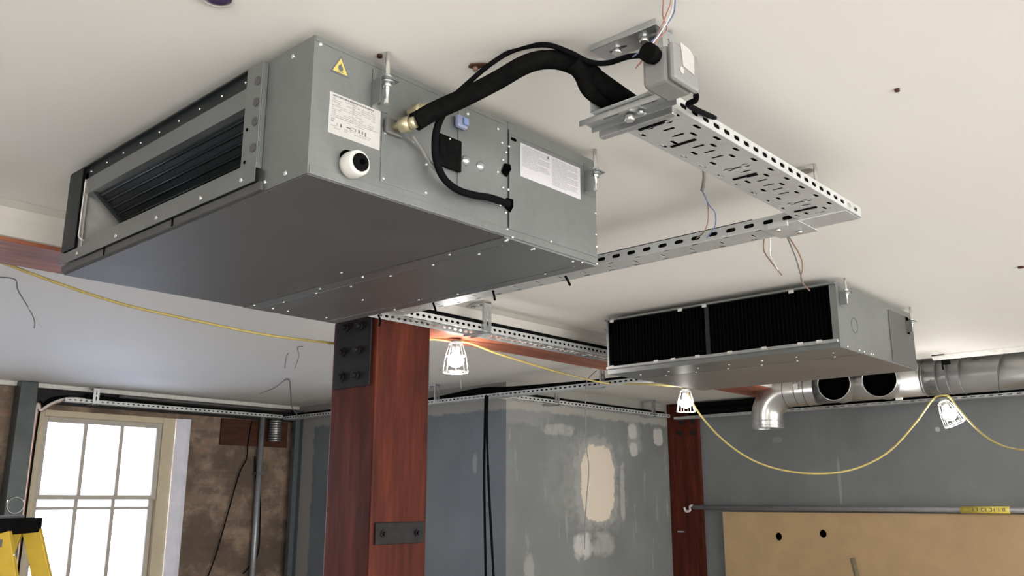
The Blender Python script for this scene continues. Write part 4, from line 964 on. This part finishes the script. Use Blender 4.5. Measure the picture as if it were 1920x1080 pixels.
MB().cyl(rp, (rp.x+.22, 7.42, .003), .022, 14).build('tube', M['brass'], rod)
p = P(1276, 997, 'Y', 7.63)
tag(MB().box(p.x-.04, p.x+.03, 7.640, 7.653, p.z-.006, p.z+.006).build('wall_pin', M['alu']), 'small pale metal pin on the slim dark pillar', 'pin')

# ------------------------------------------------------------------ yellow step ladder, lower left
def at_depth(u, v, d):
    a = (u-960)/(F*CP-(540-v)*SP)*d; zz = (F*SP+(540-v)*CP)/(F*CP-(540-v)*SP)*d
    return Vector((.7375*a-.6753*d, .6753*a+.7375*d, 1.65+zz))
top = at_depth(34, 976, 3.3)
H = top.z
vr = Vector((.7375, .6753, 0)); vf = Vector((-.6753, .7375, 0))
ld = thing('step_ladder', 'yellow fibreglass step ladder with black top in the lower left corner', 'ladder', (top.x, top.y, 0))
ang = math.radians(8)
sd = (vr*math.cos(ang)+vf*math.sin(ang)); wd = (vf*math.cos(ang)-vr*math.sin(ang))
def LM(s, w, z): return Vector((top.x, top.y, 0))+sd*s+wd*w+Vector((0, 0, z))
def bar(a, b, wa, wb, name, mat, parent):
    d = (b-a).normalized(); x = wd; y = d.cross(x).normalized()
    mb = MB(); pts = [a+x*i*wa/2+y*j*wb/2 for i, j in ((-1, -1), (1, -1), (1, 1), (-1, 1))]
    mb.poly(pts, b-a); return mb.build(name, M[mat], parent, .002)
capm = Tm(top.x, top.y, H, (tuple(sd), tuple(wd), (0, 0, 1)))
MB().box(-.090, .032, -.15, .15, -.045, .008, capm).build('top_cap', M['black'], ld, .005)
MB().box(-.085, -.03, -.14, .14, .0085, .018, capm).build('tool_tray', M['alu'], ld)
for s0, s1, nm in ((-.050, -.62, 'rear_rail'), (.002, .47, 'front_rail')):
    for w, w2 in ((-.14, -.25), (.14, .25)):
        bar(LM(s0, w, H-.04), LM(s1, w2, 0), .026, .062 if nm == 'front_rail' else .045, nm, 'ladder', ld)
for i in range(1, 6):
    f = i/6; z = (H-.04)*(1-f)
    s = .002+(.47-.002)*f; w = .14+(.25-.14)*f
    mb = MB(); mb.box(s-.045, s+.035, -w+.014, w-.014, z-.012, z+.012, Tm(top.x, top.y, 0, (tuple(sd), tuple(wd), (0, 0, 1)))); mb.build('step', M['alu'], ld)
for f in (.35, .75):
    z = (H-.04)*(1-f); s = -.045-.555*f; w = .14+.11*f
    MB().cyl(LM(s, -w, z), LM(s, w, z), .010).build('brace', M['alu'], ld)
for (a, b) in ((.02, -.15), ):
    MB().tube([LM(-.05, -.15, H-.10), LM(.0, -.155, H-.13), LM(.06, -.15, H-.11)], .004, 6).build('spreader', M['alu'], ld)
MB().box(-.012, .016, -.1565, -.1545, -.085, -.060, capm).build('warning_mark', M['ink'], ld)

# ------------------------------------------------------------------ light
w = bpy.data.worlds.new('sky'); SC.world = w; w.use_nodes = True
nt = w.node_tree; bg = nt.nodes['Background']
tc = N(nt, 'ShaderNodeTexCoord'); sep = N(nt, 'ShaderNodeSeparateXYZ'); L(nt, tc.outputs['Generated'], sep.inputs[0])
# cool dim towards -X, warm glow added towards +X and -Y for the ceiling
f = mth(nt, 'ADD', mth(nt, 'MULTIPLY', mth(nt, 'SUBTRACT', sep.outputs[0], sep.outputs[1]), .5), .5, clamp=True)
L(nt, ramp(nt, f, [(.1, (.66, .77, 1.0)), (.7, (1.0, .965, .91))]), bg.inputs['Color'])
mr = N(nt, 'ShaderNodeMapRange'); mr.inputs[1].default_value = .1; mr.inputs[2].default_value = .9
mr.inputs[3].default_value = 4.6; mr.inputs[4].default_value = 7.2
L(nt, f, mr.inputs[0]); L(nt, mr.outputs[0], bg.inputs['Strength'])

cam = bpy.data.cameras.new('camera'); co = bpy.data.objects.new('camera', cam); COL.objects.link(co)
cam.sensor_width = 36; cam.lens = F/1920*36; cam.clip_start = .02; cam.clip_end = 100
co.location = EYE; co.rotation_euler = (PI/2+PITCH, 0, math.atan2(.6753, .7375))
SC.camera = co
SC.view_settings.view_transform = 'Standard'; SC.view_settings.look = 'None'
SC.view_settings.gamma = 1; SC.view_settings.use_curve_mapping = False
SC.view_settings.exposure = 0.75
